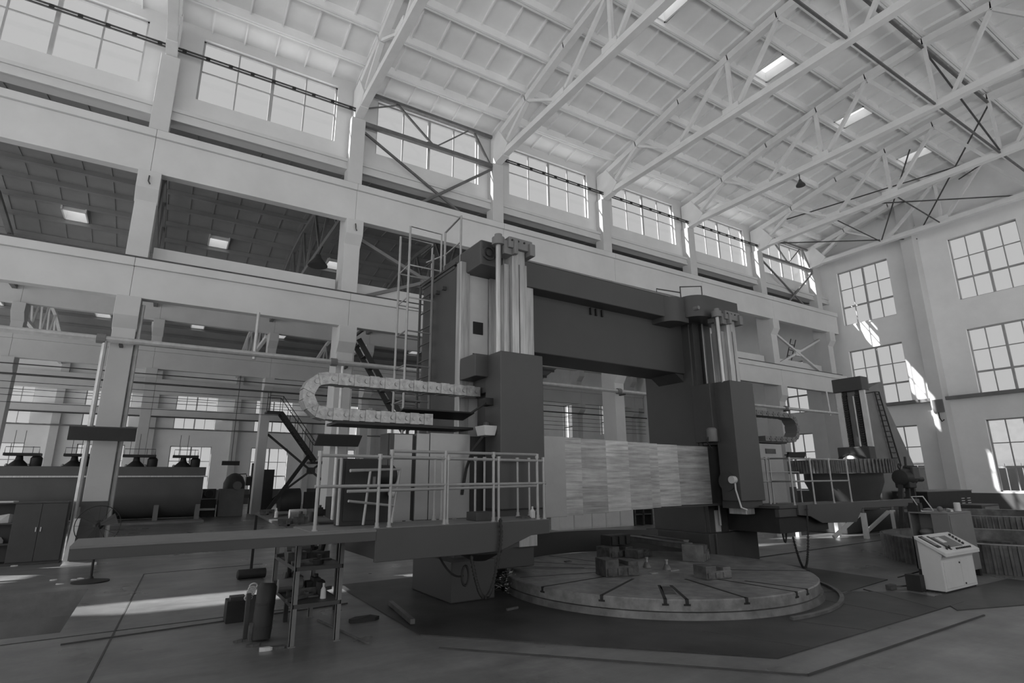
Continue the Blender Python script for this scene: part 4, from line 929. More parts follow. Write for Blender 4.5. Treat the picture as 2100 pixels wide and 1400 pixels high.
for i in range(5):
    z = .34+.03*i; p = Vector((1.21+.01*i, 8.3, 0)); solo('hose_ring', MB().tube([(1.2+.045*math.cos(a)+.012*i, 8.5, .33+.035*i+.03*math.sin(a)) for a in [2*pi*k/14 for k in range(14)]], .011, 6, closed=True), 'pale', 'bright spring coil turn propped behind the leaning cylinder', 'coil', (1.2, 8.5, .3), 'coil turns behind the cylinder')
solo('coil_prop', MB().box(1.17, 1.3, 8.49, 8.51, 0, .36), 'dark', 'dark upright plate holding the bright coil turns', 'plate', (1.2, 8.5, 0))
def litter(px, py, w, m, lab, nm='litter', cat='litter', h=.03, d=.5):
    p = at(px, py, z=0); rnd = random.Random(px*7+py); b = MB()
    q = [(p.x+w*math.cos(a)*rnd.uniform(.6, 1), p.y+w*d*math.sin(a)*rnd.uniform(.6, 1)) for a in [2*pi*i/7 for i in range(7)]]
    b.pz(q, 0.001, h); z = max(v.co.z for v in b.b.verts)
    for v in b.b.verts:
        if v.co.z > .002: v.co.z = h*rnd.uniform(.5, 1.3)
    return solo(nm, b, m, lab, cat, (p.x, p.y, 0))
litter(545, 1334, .09, 'pale', 'crumpled pale scrap on the floor at the foot of the leaning cylinder'); litter(520, 1325, .1, 'rust', 'dark torn scrap at the left of the cylinder foot'); litter(570, 1330, .1, 'rust', 'dark flat scrap in front of the rack leg')
litter(740, 1274, .28, 'black', 'heap of dark rags on the floor right of the steel rack', 'rag_heap', 'rags', .05, .4); litter(488, 1317, .08, 'rust', 'small dark scrap left of the short post')
for a, lab in (((108, 1190), 'pale paper scrap on the floor below the tool cabinet, leftmost'), ((122, 1198), 'pale paper scrap nearest the pit'), ((152, 1189), 'pale paper scrap nearest the fan foot'), ((165, 1187), 'small pale paper scrap beside the fan foot'), ((28, 1161), 'pale paper scrap at the cabinet foot')): litter(*a, .07, 'paper', lab, 'paper_scrap', 'paper', .02)
p = at(158, 1160, z=0); b = MB(); b.hexa([(p.x-.3, p.y-.05, .0), (p.x+.35, p.y, .0), (p.x+.3, p.y+.1, .0), (p.x-.25, p.y+.08, .0), (p.x-.3, p.y-.05, .03), (p.x+.35, p.y, .06), (p.x+.3, p.y+.1, .02), (p.x-.25, p.y+.08, .1)])
solo('cardboard_sheet', b, 'pale', 'creased pale sheet lying on the floor beside the tool cabinet', 'sheet', (p.x, p.y, 0))
solo('scrap_rod', MB().bar((*at(755, 1321, z=0).to_2d(), .012), (*at(652, 1273, z=0).to_2d(), .012), .02), 'iron', 'thin iron rod on the floor right of the steel rack', 'rod', at(690, 1300, z=0))
b = MB(); p, q = at(800, 1243, z=0), at(846, 1283, z=0); b.bar((p.x, p.y, .05), (q.x, q.y, .05), .06, .06); solo('steel_wedge', b, 'iron', 'iron bar lying across the corner of the dark deck', 'bar', (p.x, p.y, .014))
# tool cabinet
cx0, cx1, cy, cz = -3.1, -1.72, 17.28, 1.38
t = thing('tool_cabinet', 'dark double door tool cabinet with open shelves at its left end', 'cabinet', ((cx0+cx1)/2, 17.5, 0))
c = MB(); dx = -2.7; c.box(dx, cx1, cy+.02, cy+.5, .05, cz-.02); c.box(cx0-.6, cx1, cy, cy+.5, cz-.03, cz); c.box(cx0-.6, dx, cy+.46, cy+.5, .05, cz); c.box(cx0-.62, cx0-.58, cy, cy+.5, 0, cz); c.box(cx0-.6, cx1, cy+.03, cy+.5, 0, .05)
build('carcass', c, 'dark', t, bevel=.006)
for z in (.45, .9): build('shelf', MB().box(cx0-.58, dx, cy+.03, cy+.46, z, z+.03), 'dark', t)
m_ = (dx+cx1)/2
for a, e in ((dx+.01, m_-.004), (m_+.004, cx1-.01)):
    d = build('door', MB().box(a, e, cy-.002, cy+.02, .07, cz-.04), 'dark', t, bevel=.004)
    build('handle', MB().box((e-.05 if e < m_ else a+.03), (e-.03 if e < m_ else a+.05), cy-.025, cy, .72, .82), 'pale', d)
for x, z, lab in ((-2.95, .93, 'crumpled white papers on the upper cabinet shelf'), (-3.05, .48, 'crumpled white papers on the middle cabinet shelf')):
    rnd = random.Random(int(x*100)); b = MB(); b.pz([(x+.22*math.cos(a), cy+.25+.15*math.sin(a)) for a in [2*pi*i/8 for i in range(8)]], z, z+.1)
    for v in b.b.verts:
        if v.co.z > z+.05: v.co.z = z+rnd.uniform(.03, .2)
    solo('papers', b, 'paper', lab, 'papers', (x, cy+.25, z))
solo('cloth_strip', MB().pz([(-3.2, cy+.02), (-2.75, cy-.0), (-2.7, cy+.3), (-3.1, cy+.4)], cz, cz+.03), 'pale', 'pale cloth lying on top of the tool cabinet', 'cloth', (-3, cy, cz))
p = at(137, 1158, z=0); solo('leaning_board', MB().hexa([(p.x-.1, p.y, 0), (p.x+.02, p.y, 0), (p.x+.02, p.y+.03, 0), (p.x-.1, p.y+.03, 0), (p.x-.02, p.y+.05, 1.0), (p.x+.1, p.y+.05, 1.0), (p.x+.1, p.y+.08, 1.0), (p.x-.02, p.y+.08, 1.0)]), 'pale', 'narrow pale board standing upright right of the tool cabinet', 'board', (p.x, p.y, 0))
# pedestal fan
f0 = at(185, 1193, z=0); hz = 1.02; fx, fy = f0.x, f0.y
t = thing('pedestal_fan', 'black pedestal fan with wire guard behind the long channel arm', 'fan', (fx, fy, 0))
build('base', MB().lathe((fx, fy, 0), [(.3, 0), (.3, .02), (.05, .06), (.03, .1)], 24), 'black', t, smooth=True)
build('pole', MB().tube([(fx, fy, .05), (fx-.02, fy, hz)], .022, 8), 'black', t)
build('motor', MB().lathe((fx-.02, fy+.12, hz), [(.05, -.12), (.09, -.08), (.09, .1), (.04, .14)], 14, axis='y'), 'black', t, smooth=True)
g = build('guard', MB().tube([(fx-.02+.36*math.cos(a), fy-.12, hz+.36*math.sin(a)) for a in [2*pi*i/28 for i in range(28)]], .008, 5, closed=True), 'black', t)
for i in range(12):
    a = 2*pi*i/12; build('guard_wire', MB().tube([(fx-.02+.06*math.cos(a), fy-.16, hz+.06*math.sin(a)), (fx-.02+.36*math.cos(a), fy-.12, hz+.36*math.sin(a))], .004, 4), 'black', g)
for i in range(3):
    a = 2*pi*i/3+.4; c_, s_ = math.cos(a), math.sin(a); r = lambda d, e, y: (fx-.02+d*c_-e*s_, fy-.05+y, hz+d*s_+e*c_)
    build('blade', MB().hexa([r(.04, -.03, 0), r(.3, -.1, -.02), r(.3, .1, .03), r(.04, .03, .01), r(.04, -.03, .006), r(.3, -.1, -.014), r(.3, .1, .036), r(.04, .03, .016)]), 'dark', t)
# dark boards on the columns (heater / lamp boards seen from the hall)
def board(p0, p1, z0, z1, y, lab, sl=0.0, rods=True):
    t = thing('hanging_board', lab, 'board', ((p0+p1)/2, y, z0), group='dark boards on the columns')
    b = MB(); b.hexa([(p0, y-.02, z0), (p1, y-.02, z0), (p1, y+.08, z0), (p0, y+.08, z0), (p0+sl, y-.02, z1), (p1+sl, y-.02, z1), (p1+sl, y+.1, z1), (p0+sl, y+.1, z1)]); build('panel', b, 'black', t)
    e = MB(); e.box(p0-.0+sl*.5, p1+sl*.5, y-.03, y+.1, z1-.02, z1+.01); build('top_edge', e, 'dark', t)
    if rods: build('bracket', MB().box((p0+p1)/2-.05, (p0+p1)/2+.05, y+.08, 18.16, z1-.15, z1-.08), 'dark', t)
    return t
board(-2.02, -.62, 2.84, 3.18, 17.55, 'long black board fixed across the front of the first column'); board(3.88, 5.21, 2.85, 3.2, 17.55, 'long black board on the second column above the left railing', .12)
board(2.94, 3.84, 2.72, 2.95, 35.5, 'small dark board far back in the aisle, right of the tank', 0, False)
build('hanger', MB().bar((3.4, 35.55, 2.95), (3.4, 35.55, 7.85), .03), 'dark', [o for o in bpy.data.objects if o.name.startswith('hanging_board')][-1])
board(at(1612, 930, y=17.6).x, at(1640, 930, y=17.6).x+.3, at(1620, 938, y=17.6).z, at(1620, 927, y=17.6).z, 17.55, 'dark tilted board beyond the right cable chain', .2)

# ================================================================== THE AISLE BEHIND
def tank(x0, x1, lab):
    y0, y1, zt = 31.5, 34.3, 2.52; yc = (y0+y1)/2
    t = thing('mixing_tank', lab, 'tank', ((x0+x1)/2, yc, 0), group='long tanks in the aisle')
    P = [(y0, 2.08), (y0, 1.3)]+[(yc-math.cos(a)*(yc-y0), 1.3-math.sin(a)*1.15) for a in [pi*i/14 for i in range(1, 14)]]+[(y1, 1.3), (y1, 2.08)]
    build('shell', MB().px(P, x0+.05, x1-.05), 'tank', t, smooth=True)
    b = MB(); b.box(x0, x1, y0-.08, y1+.08, 2.08, zt); build('rim_box', b, 'tank', t, bevel=.01)
    build('rim_edge', MB().box(x0, x1, y0-.11, y0-.08, 2.05, 2.12), 'steel', t)
    for x in ((x0+.3, (x0+x1)/2+.1, x1-.15)): build('leg', MB().box(x-.1, x+.1, y0+.15, y0+.45, 0, 1.0), 'mid', t)
    build('plinth', MB().box(x0-.1, x1+.1, y0-1.0, y1+.3, 0, .1), 'concrete', t)
    return t
tank(-1.95, 1.95, 'long dark U shaped tank right of the first column'); tank(-7.2, -2.6, 'long dark U shaped tank left of the first column, behind the tool cabinet')
WH = ['leftmost, at the edge of the picture', 'second from the left, half behind the first column pipe', 'just right of the first column', 'on the right end of the right tank']
for (xa, xb), lab in zip(((-5.87, -4.6), (-3.78, -2.83), (-1.55, -.2), (.5, 1.63)), WH):
    y = 32.9; z0 = 2.52; xm = xa+(xb-xa)*.42; t = thing('stirrer', 'black stirrer drive on a tank, ' + lab, 'stirrer', (xm, y, z0), group='stirrers on the tanks')
    build('cone_stand', MB().lathe((xm, y, z0), [(.42, 0), (.4, .05), (.15, .3), (.12, .48)], 16), 'black', t, smooth=True)
    for s in (-1, 1): build('foot', MB().ball((xm+.38*s, y-.1, z0+.07), .07), 'steel', t)
    pf = build('gear_platform', MB().box(xa, xb, y-.3, y+.3, z0+.48, z0+.6), 'black', t)
    build('motor', MB().lathe((xb-.12, y-.1, z0), [(.2, 0), (.22, .1), (.22, .38), (.16, .46), (.1, .48)], 14), 'black', t, smooth=True)
    build('rail', MB().tube([(xa+.05, y-.3, z0+.6), (xa+.05, y-.3, z0+.86), (xb-.05, y-.3, z0+.86), (xb-.05, y-.3, z0+.6)], .015, 5), 'rod', pf)
    for k in range(3): build('rod', MB().tube([(xa+.25+.35*k, y, z0+.6), (xa+.25+.35*k, y, z0+(1.6 if k < 2 else .9))], .012, 5), 'rod', pf)
# stairs
def stairs(nm, lab, a, b, y0, y1, n, m, land=True, rail=True):
    a, b = Vector(a), Vector(b); t = thing(nm, lab, 'stairs', (b.x, (y0+y1)/2, b.z))
    for y in (y0, y1): build('stringer', MB().bar((a.x, y, a.z), (b.x, y, b.z), .05, .2), m, t)
    for i in range(n):
        p = a.lerp(b, (i+.5)/n); build('tread', MB().box(p.x-.1, p.x+.1, y0, y1, p.z+.03, p.z+.055), m, t)
    if rail:
        for y in (y0, y1):
            build('handrail', MB().tube([(a.x-.7, y, a.z+.95), (a.x, y, a.z+.95), (b.x, y, b.z+.95)], .022, 6), m, t)
            for i in range(5): p = a.lerp(b, i/4.5); build('baluster', MB().tube([(p.x, y, p.z), (p.x, y, p.z+.95)], .016, 5), m, t)
    if land:
        build('landing', MB().box(a.x-.8, a.x+.05, y0-.1, y1+.1, a.z-.02, a.z+.08), m, t)
        for y in (y0, y1): build('baluster', MB().tube([(a.x-.7, y, a.z), (a.x-.7, y, a.z+1.2)], .018, 5), m, t)
    return t
st = stairs('steel_stairs', 'black steel stairs with landing beside a far aisle column', (5.55, 34, 5.6), (7.6, 34, 2.95), 33.7, 34.5, 12, 'black')
build('brace', MB().bar((7.3, 34.1, 3.3), (5.2, 34.1, .05), .12, .2), 'black', st); build('landing', MB().box(7.3, 8.6, 33.6, 34.6, 2.8, 2.92), 'black', st)
build('landing_post', MB().bar((8.4, 34.1, 0), (8.4, 34.1, 2.8), .12), 'black', st)
s2 = stairs('steel_ladder', 'grey slanting steel ladder coming down behind the second column', (5.9, 20.9, 7.1), (8.1, 20.9, 3.7), 20.6, 21.3, 8, 'dark', False, False)
build('post', MB().bar((8.15, 20.95, 0), (8.15, 20.95, 3.9), .1), 'dark', s2); build('top_bar', MB().bar((5.75, 20.7, 7.2), (5.75, 18.9, 7.2), .08), 'dark', s2)
# bracings between columns
def xbrace(x0, x1, z0, z1, y, lab, m='pale', full=True):
    t = thing('column_bracing', lab, 'bracing', ((x0+x1)/2, y, z0))
    build('bar', MB().bar((x0, y, z1), (x1, y, z0), .12), m, t)
    if full: build('bar', MB().bar((x0, y+.06, z0), (x1, y+.06, z1), .12), m, t)
    build('gusset', MB().box((x0+x1)/2-.25, (x0+x1)/2+.25, y-.03, y+.09, (z0+z1)/2-.2, (z0+z1)/2+.2), m, t)
xbrace(GX[2]+.27, GX[3]-.27, 8.0, 10.3, 18.6, 'grey cross bracing between the crane beams behind the ladder cage', 'mid')
xbrace(GX[6]+.27, GX[7]-.27, 8.0, 10.3, 18.6, 'pale cross bracing between the crane beams in the last bay', 'pale')
xbrace(5.3, 10.7, .3, 4.6, 36.5, 'thin grey cross bracing between two far columns below the black stairs', 'dark')
# machines and boxes standing in the aisle
t = thing('tool_grinder', 'grey machine with rounded head on a square base in the far aisle', 'machine', (3.55, 35.2, 0))
build('base', MB().box(2.95, 4.15, 34.6, 35.8, 0, 1.45), 'mid', t, bevel=.02)
build('head', MB().lathe((3.65, 35.2, 1.45), [(.55, 0), (.55, .3), (.42, .62), (.2, .8), (.05, .84)], 20), 'dark', t, smooth=True)
build('spindle', MB().lathe((3.75, 34.55, 1.62), [(.22, -.1), (.22, .2)], 16, axis='y'), 'mid', t, smooth=True); build('lever', MB().tube([(3.4, 35.2, 2.2), (4.2, 35.2, 2.25), (4.25, 35.2, 2.1)], .025, 6), 'black', t)
t = thing('lathe_machine', 'low dark machine between the tank and the grey square based machine', 'machine', (2.3, 35.5, 0)); build('bed', MB().box(2.1, 2.85, 35, 36, 0, .9), 'black', t); build('top_slide', MB().box(2.15, 2.8, 35.2, 35.8, .95, 1.45), 'dark', t); build('drum', MB().lathe((2.45, 34.95, 1.2), [(.2, -.1), (.2, .2)], 14, axis='y'), 'black', t); build('tray', MB().box(2.1, 2.8, 34.7, 35.0, .35, .45), 'pale', t)
t = thing('column_drill', 'black upright machine just left of the far aisle column', 'machine', (4.95, 37.3, 0)); build('column', MB().box(4.75, 5.05, 37.2, 37.6, 0, 2.9), 'black', t); build('table', MB().box(4.4, 5.0, 36.9, 37.3, .9, 1.1), 'dark', t); build('head', MB().box(4.45, 4.95, 36.95, 37.35, 1.6, 2.1), 'black', t)
solo('steel_post', MB().box(5.2, 5.75, 35.55, 35.7, 0, 2.5), 'black', 'tall black plate standing against the far aisle column', 'plate', (5.5, 35.6, 0))
t = thing('dark_drum', 'big dark drum lying on the aisle floor right of the black plate', 'drum', (6.5, 34.8, .7)); build('shell', MB().lathe((6.6, 34.9, .72), [(.1, -.6), (.7, -.58), (.72, .5), (.1, .52)], 20, axis='x'), 'dark', t, smooth=True); build('cradle', MB().box(6.1, 7.1, 34.5, 35.3, 0, .2), 'black', t)
for x, m, lab in ((7.35, 'black', 'black box on legs right of the dark drum'), (8.0, 'dark', 'dark grey box beside the black box on legs')):
    t = thing('floor_box', lab, 'box', (x, 33.2, 0)); build('body', MB().box(x-.3, x+.3, 33, 33.5, .35, 1.25), m, t, bevel=.01)
    for a in (-.26, .26): build('leg', MB().box(x+a-.03, x+a+.03, 33.02, 33.08, 0, .35), 'mid', t)
t = thing('wall_cabinet', 'grey switch cabinet standing left of the second column', 'cabinet', (8.9, 33, 0)); build('body', MB().box(8.45, 9.2, 32.8, 33.1, 0.7, 2.2), 'mid', t, bevel=.01); build('switch_panel', MB().box(8.85, 9.18, 32.78, 32.8, 1.5, 2.15), 'pale', t)
for a in (0, .14): build('switch', MB().lathe((8.95+a, 32.77, 1.75-a), [(.05, -.03), (.05, .02)], 10, axis='y'), 'black', t)
build('stand', MB().box(8.5, 9.15, 32.85, 33.05, 0, .7), 'dark', t)
# pipes and wires deep in the aisle
for y, z, r, m, lab in ((35.4, 7.0, .05, 'rod', 'dark thin pipe crossing the far column row'), (53.0, 6.02, .06, 'mid', 'grey pipe running along the outer wall'), (35.7, 7.55, .03, 'rod', 'upper thin pipe under the far crane beam')):
    p = at(300, 800, y=y); solo('aisle_pipe', MB().tube([(-14, y, z), (END-.3, y, z)], r, 6), m, lab, 'pipe', (0, y, z))
for i, z in enumerate((6.65, 6.3, 6.0, 5.65)):
    solo('overhead_wire', MB().tube([(-14, 35.6, z), (END-.3, 35.6, z)], .018, 4), 'black', 'thin black overhead wire stretched along the far column row', 'wire', (0, 35.6, z), 'overhead wires in the aisle')
# aisle trusses
def aisle_truss(x, y0, y1, lab, grp, m):
    yc = (y0+y1)/2; h = (y1-y0)/2; zb_ = 11.4 if grp[0] == 'g' else 10.6; t = thing('aisle_truss', lab, 'truss', (x, yc, zb_), group=grp)
    build('bottom_chord', MB().box(x-.1, x+.1, y0, y1, zb_, zb_+.2), m, t)
    P = [(yc-h, zb_+.9), (yc-h*.65, zb_+1.9), (yc-h*.3, zb_+2.5), (yc, zb_+2.65), (yc+h*.3, zb_+2.5), (yc+h*.65, zb_+1.9), (yc+h, zb_+.9)]
    c = MB()
    for (a, b), (c_, d) in zip(P, P[1:]): c.bar((x, a, b), (x, c_, d), .2, .2, up=(1, 0, 0))
    build('top_chord', c, m, t)
    Bt = [(yc-h*.82, zb_+.1), (yc-h*.48, zb_+.1), (yc-h*.15, zb_+.1), (yc+h*.15, zb_+.1), (yc+h*.48, zb_+.1), (yc+h*.82, zb_+.1)]
    for i, q in enumerate(Bt):
        for p in (P[i], P[i+1]): build('web_member', MB().bar((x, *q), (x, *p), .1, .1, up=(1, 0, 0)), m, t)
AL = ['over the far left', 'behind the first column', 'left of the ladder cage, behind the second column', 'behind the left mast of the lathe', 'seen past the top beam of the lathe', 'behind the right mast', 'in the last bays']
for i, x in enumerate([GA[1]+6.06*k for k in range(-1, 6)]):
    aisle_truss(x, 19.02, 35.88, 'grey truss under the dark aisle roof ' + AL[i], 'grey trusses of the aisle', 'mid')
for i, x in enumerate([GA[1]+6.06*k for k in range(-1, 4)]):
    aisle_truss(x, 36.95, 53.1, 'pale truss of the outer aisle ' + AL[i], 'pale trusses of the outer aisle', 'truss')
# bright machinery seen through the lathe: pale cabinets and pipes on the far side
pc = [at(px_, 1070, y=17.2).x for px_ in (1146, 1177, 1214, 1243, 1272, 1300)]
for i in range(5):
    t = thing('locker', ['first from the left, its front darkened, of the pale lockers behind the lathe', 'second of the pale lockers behind the lathe, with two round knobs', 'third of the pale lockers behind the lathe', 'fourth of the pale lockers behind the lathe', 'last of the pale lockers behind the lathe, beside the dark shelves'][i], 'locker', ((pc[i]+pc[i+1])/2, 17.4, 0), group='pale lockers behind the lathe')
    build('body', MB().box(pc[i]+.005, pc[i+1]-.005, 17.2, 17.7, 0, 1.75 if i else 1.6), 'pale', t, bevel=.008); build('door', MB().box(pc[i]+.03, pc[i+1]-.03, 17.185, 17.2, .06, 1.7 if i else 1.55), 'pale', t)
    if i == 1:
        for z in (1.3, 1.15): build('knob', MB().lathe((pc[i+1]-.15, 17.18, z), [(.04, -.02), (.04, .01)], 10, axis='y'), 'black', t)
x0, x1 = at(1302, 1070, y=17.2).x, at(1338, 1070, y=17.2).x
t = thing('shelf_rack', 'dark shelf rack right of the pale lockers behind the lathe', 'rack', ((x0+x1)/2, 17.4, 0))
for x in (x0, (x0+x1)/2, x1): build('post', MB().box(x-.04, x+.04, 17.2, 17.6, 0, 1.7), 'black', t)
for z in (.4, .95, 1.5): build('shelf', MB().box(x0, x1, 17.2, 17.6, z, z+.05), 'dark', t)
# ================================================================== RIGHT: CONSOLE, CABINET, RING GEARS, HOBBING MACHINE
t = thing('control_console', 'pale grey control console with sloping button desk and two doors', 'console', (11.45, 4.6, 0))
x0, x1, y0, y1 = 10.86, 12.06, 4.44, 4.74
build('body', MB().px([(y0, .03), (y1, .03), (y1, .83), (y0-.03, .58), (y0, .5)], x0, x1), 'pale', t, bevel=.006)
build('plinth', MB().box(x0+.02, x1-.02, y0+.02, y1-.01, 0, .03), 'black', t)
def desk(y): return .62+(y-(y0-.1))*(.855-.62)/(y1+.02-(y0-.1))
dk = build('desk_top', MB().px([(y0-.1, desk(y0-.1)-.06), (y0-.1, desk(y0-.1)), (y1+.02, desk(y1+.02)), (y1+.02, desk(y1+.02)-.05)], x0-.03, x1+.05), 'pale', t, bevel=.006)
def onto(xa, xb, ya, yb, h, m, nm):
    build(nm, MB().hexa([(xa, ya, desk(ya)-.002), (xb, ya, desk(ya)-.002), (xb, yb, desk(yb)-.002), (xa, yb, desk(yb)-.002), (xa, ya, desk(ya)+h), (xb, ya, desk(ya)+h), (xb, yb, desk(yb)+h), (xa, yb, desk(yb)+h)]), m, dk)
onto(x0+.03, x0+.16, y0+.02, y1-.02, .012, 'black', 'screen_frame'); onto(x0+.05, x0+.14, y0+.06, y1-.05, .014, 'mid', 'screen'); onto(x0+.3, x0+.36, y0-.05, y1-.03, .008, 'black', 'panel_edge'); onto(x0+.38, x0+.9, y0+.0, y1-.06, .006, 'mid', 'key_panel'); onto(x0+.45, x0+.6, y0+.1, y1-.08, .01, 'paper', 'label_card')
for i in range(9): onto(x0+.5+.065*i, x0+.535+.065*i, y0-.06, y0-.045, .022, 'black', 'button')
for i in range(5): onto(x0+.97+.02*i, x0+1.02+.02*i, y0+.02+.05*i, y0+.04+.05*i, .03, 'black', 'button')
for i in range(4): onto(x0+.2+.05*i, x0+.23+.05*i, y0-.04+.02*(i % 2), y0-.02+.02*(i % 2), .035, 'black', 'knob')
m_ = (x0+x1)/2+.06
for a, e, hx in ((x0+.06, m_-.004, m_-.06), (m_+.004, x1-.05, m_+.06)):
    d = build('door', MB().box(a, e, y0-.012, y0+.002, .07, .47), 'pale', t, bevel=.004)
    build('lock', MB().lathe((hx if a > m_ else e-.05, y0-.014, .43 if a < m_ else .1), [(.014, -.01), (.014, .004)], 8, axis='y'), 'black', d)
build('cable_box', MB().box(x0-.15, x0-.01, y1-.02, y1+.2, 0, .25), 'black', t)
p = at(1826, 1209, z=0); q = at(1878, 1205, z=0)
t = thing('sledge_hammer', 'long handled hammer lying on the floor left of the control console', 'hammer', (p.x, p.y, 0)); build('head', MB().box(p.x-.05, p.x+.12, p.y-.05, p.y+.05, .002, .08), 'rust', t, bevel=.008); build('handle', MB().bar((p.x, p.y, .04), (q.x, q.y-.02, .05), .025), 'rust', t)
# tall cabinet behind the console
x0, x1, y0, y1, zt = 12.45, 13.45, 4.84, 5.5, 1.16
t = thing('tool_cabinet', 'grey steel cabinet with an open compartment behind the control console', 'cabinet', (12.95, 5.15, 0))
c = MB(); c.box(x0, x1, y0, y1, zt-.03, zt); c.box(x0, x1, y0, y0+.28, .12, zt-.03); c.box(x0+.35, x1, y0+.28, y1, .12, zt-.03); c.box(x0, x0+.35, y1-.03, y1, .12, zt-.03); c.box(x0, x0+.36, y0+.28, y1, .12, zt-.45)
build('carcass', c, 'mid', t, bevel=.006)
d = build('door', MB().box(x0+.03, x1-.03, y0-.012, y0, .15, zt-.05), 'mid', t, bevel=.004); build('handle', MB().box(x0+.1, x0+.12, y0-.03, y0-.012, .55, .68), 'dark', d)
for x in (x0+.05, x1-.05):
    for y in (y0+.05, y1-.05): build('foot', MB().box(x-.04, x+.04, y-.04, y+.04, 0, .12), 'black', t)
solo('cloth_bundle', MB().ball((x0+.17, y0+.45, zt-.37), .12, (1, 1.1, .6)), 'mid', 'grey cloth bundle inside the open compartment of the cabinet', 'cloth', (x0+.17, y0+.45, zt-.43), smooth=True)
for k, (x, y, kd, m, lab) in enumerate(((x0+.12, y1-.1, 'block', 'black', 'black part at the left end of the cabinet top'), (x0+.35, y0+.25, 'balls', 'mid', 'grey round casting on the cabinet top'), (x0+.62, y0+.2, 'bar', 'pale', 'pale plank on the cabinet top'), (x0+.85, y0+.15, 'can', 'pale', 'pale can at the right end of the cabinet top'), (x0+.55, y0+.5, 'plate', 'mid', 'grey rag on the middle of the cabinet top'))):
    solo('cabinet_item', bits((x, y, zt+.001), kd), m, lab, 'part', (x, y, zt), 'things on the cabinet top')
fr = MB(); fr.tube([(x0+.1, y1-.2, zt+.01), (x0+.35, y1-.3, zt+.01), (x0+.25, y1-.2, zt+.28), (x0+.02, y1-.1, zt+.28)], .012, 6, closed=True); solo('wire_frame', fr, 'pale', 'pale bent wire frame leaning on the cabinet top', 'frame', (x0+.2, y1-.2, zt))
# ring gears
def gear(c, R, w, z0, h, n, lab, nm='ring_gear', grp='ring gears', a_show=(0, 2*pi), tooth_parts=True):
    t = thing(nm, lab, 'gear', (*c, z0), group=grp)
    build('ring', MB().ringwall((*c, 0), R-w, R-.05, z0, z0+h, 72), 'iron', t, smooth=True)
    g = MB()
    g.ringwall((*c, 0), R-.052, R-.03, z0+h*.9, z0+h, 72)
    for i in range(n):
        a = 2*pi*i/n; d = Vector((math.cos(a), math.sin(a), 0)); e = Vector((-d.y, d.x, 0)); q = Vector((*c, 0)); wd = pi*R/n*.5
        g.hexa([q+d*(R-.06)-e*wd+Vector((0, 0, z0)), q+d*(R-.06)+e*wd+Vector((0, 0, z0)), q+d*R+e*wd*.6+Vector((0, 0, z0)), q+d*R-e*wd*.6+Vector((0, 0, z0)), q+d*(R-.06)-e*wd+Vector((0, 0, z0+h)), q+d*(R-.06)+e*wd+Vector((0, 0, z0+h)), q+d*R+e*wd*.6+Vector((0, 0, z0+h)), q+d*R-e*wd*.6+Vector((0, 0, z0+h))])
    build('teeth', g, 'iron', t)
    return t
g = gear((16.0, 5.25), 2.3, .32, 0.0, .53, 110, 'big toothed ring gear lying on the floor behind the console')
for k in range(4): a = k*pi/2+.4; build('spoke_block', MB().box(16+1.55*math.cos(a)-.2, 16+1.55*math.cos(a)+.2, 5.25+1.55*math.sin(a)-.3, 5.25+1.55*math.sin(a)+.3, 0, .3), 'rust', g)
gear((21.8, 7.3), 2.4, .3, 0.0, .75, 120, 'second toothed ring gear on the floor farther back at the right edge')
# gear hobbing machine
t = thing('gear_hobbing_machine', 'tall gear hobbing machine with sloping column and ladder near the end wall', 'machine', (23, 11, 0))
xm = 24.0; yl, yr = xm/K(1712, 780)[0], xm/K(1770, 775)[0]
yl, yr = at(1712, 780, x=xm).y, at(1770, 775, x=xm).y; zt = at(1740, 776, x=xm).z; zc_ = at(1745, 803, x=xm).z
sd = at(1805, 778, y=yr).x; sb = at(1893, 1000, y=yr).x
b = MB(); b.py([(xm, .5), (xm, zc_), (sd, zt-.1), (sd+.1, zc_-.4), (sb, 1.6), (sb+.3, .5)], yr, yl); cm = build('column', b, 'mid', t, bevel=.02)
build('cap', MB().box(xm-.25, xm+.3, yr-.02, yl+.02, zc_, zt), 'dark', t, bevel=.02)
yw = yl-yr
build('guideway', MB().box(xm-.1, xm+.02, yl-.2*yw, yl, 1.9, zc_), 'strip', cm); build('guideway', MB().box(xm-.1, xm+.02, yr, yr+.17*yw, 1.9, zc_), 'strip', cm)
for c0 in (.64, .2):
    s = MB()
    for k in range(34): z = 2.0+k*(zc_-2.1)/34; s.box(xm-.14, xm-.0, yr+c0*yw, yr+(c0+.13)*yw, z, z+.055)
    s.box(xm-.06, xm, yr+c0*yw, yr+(c0+.13)*yw, 1.95, zc_); build('bellows', s, 'black', cm)
build('recess', MB().box(xm-.02, xm+.0, yr+.33*yw, yr+.64*yw, 1.9, zc_-.2), 'mid', cm); build('screw', MB().tube([(xm-.08, yr+.4*yw, 1.9), (xm-.08, yr+.4*yw, zc_-.2)], .05, 8), 'steel', cm)
build('saddle', MB().box(xm-.6, xm-.15, yr-.1, yl, 2.15, 3.0), 'dark', t, bevel=.03)
wc = (xm-.7, (yl+yr)/2, 2.1); wh = build('hand_wheel', MB().tube([(wc[0], wc[1]+.75*math.cos(a), wc[2]+.6*math.sin(a)) for a in [2*pi*i/30 for i in range(30)]], .035, 6, closed=True), 'black', t)
for i in range(3): a = pi*i/3+.3; build('spoke', MB().bar((wc[0], wc[1]+.73*math.cos(a), wc[2]+.58*math.sin(a)), (wc[0], wc[1]-.73*math.cos(a), wc[2]-.58*math.sin(a)), .07), 'black', wh)
build('spindle_head', MB().lathe((xm-.75, wc[1], 2.3), [(.2, -.2), (.36, -.1), (.36, .25), (.25, .3)], 16, axis='x'), 'steel', t, smooth=True)
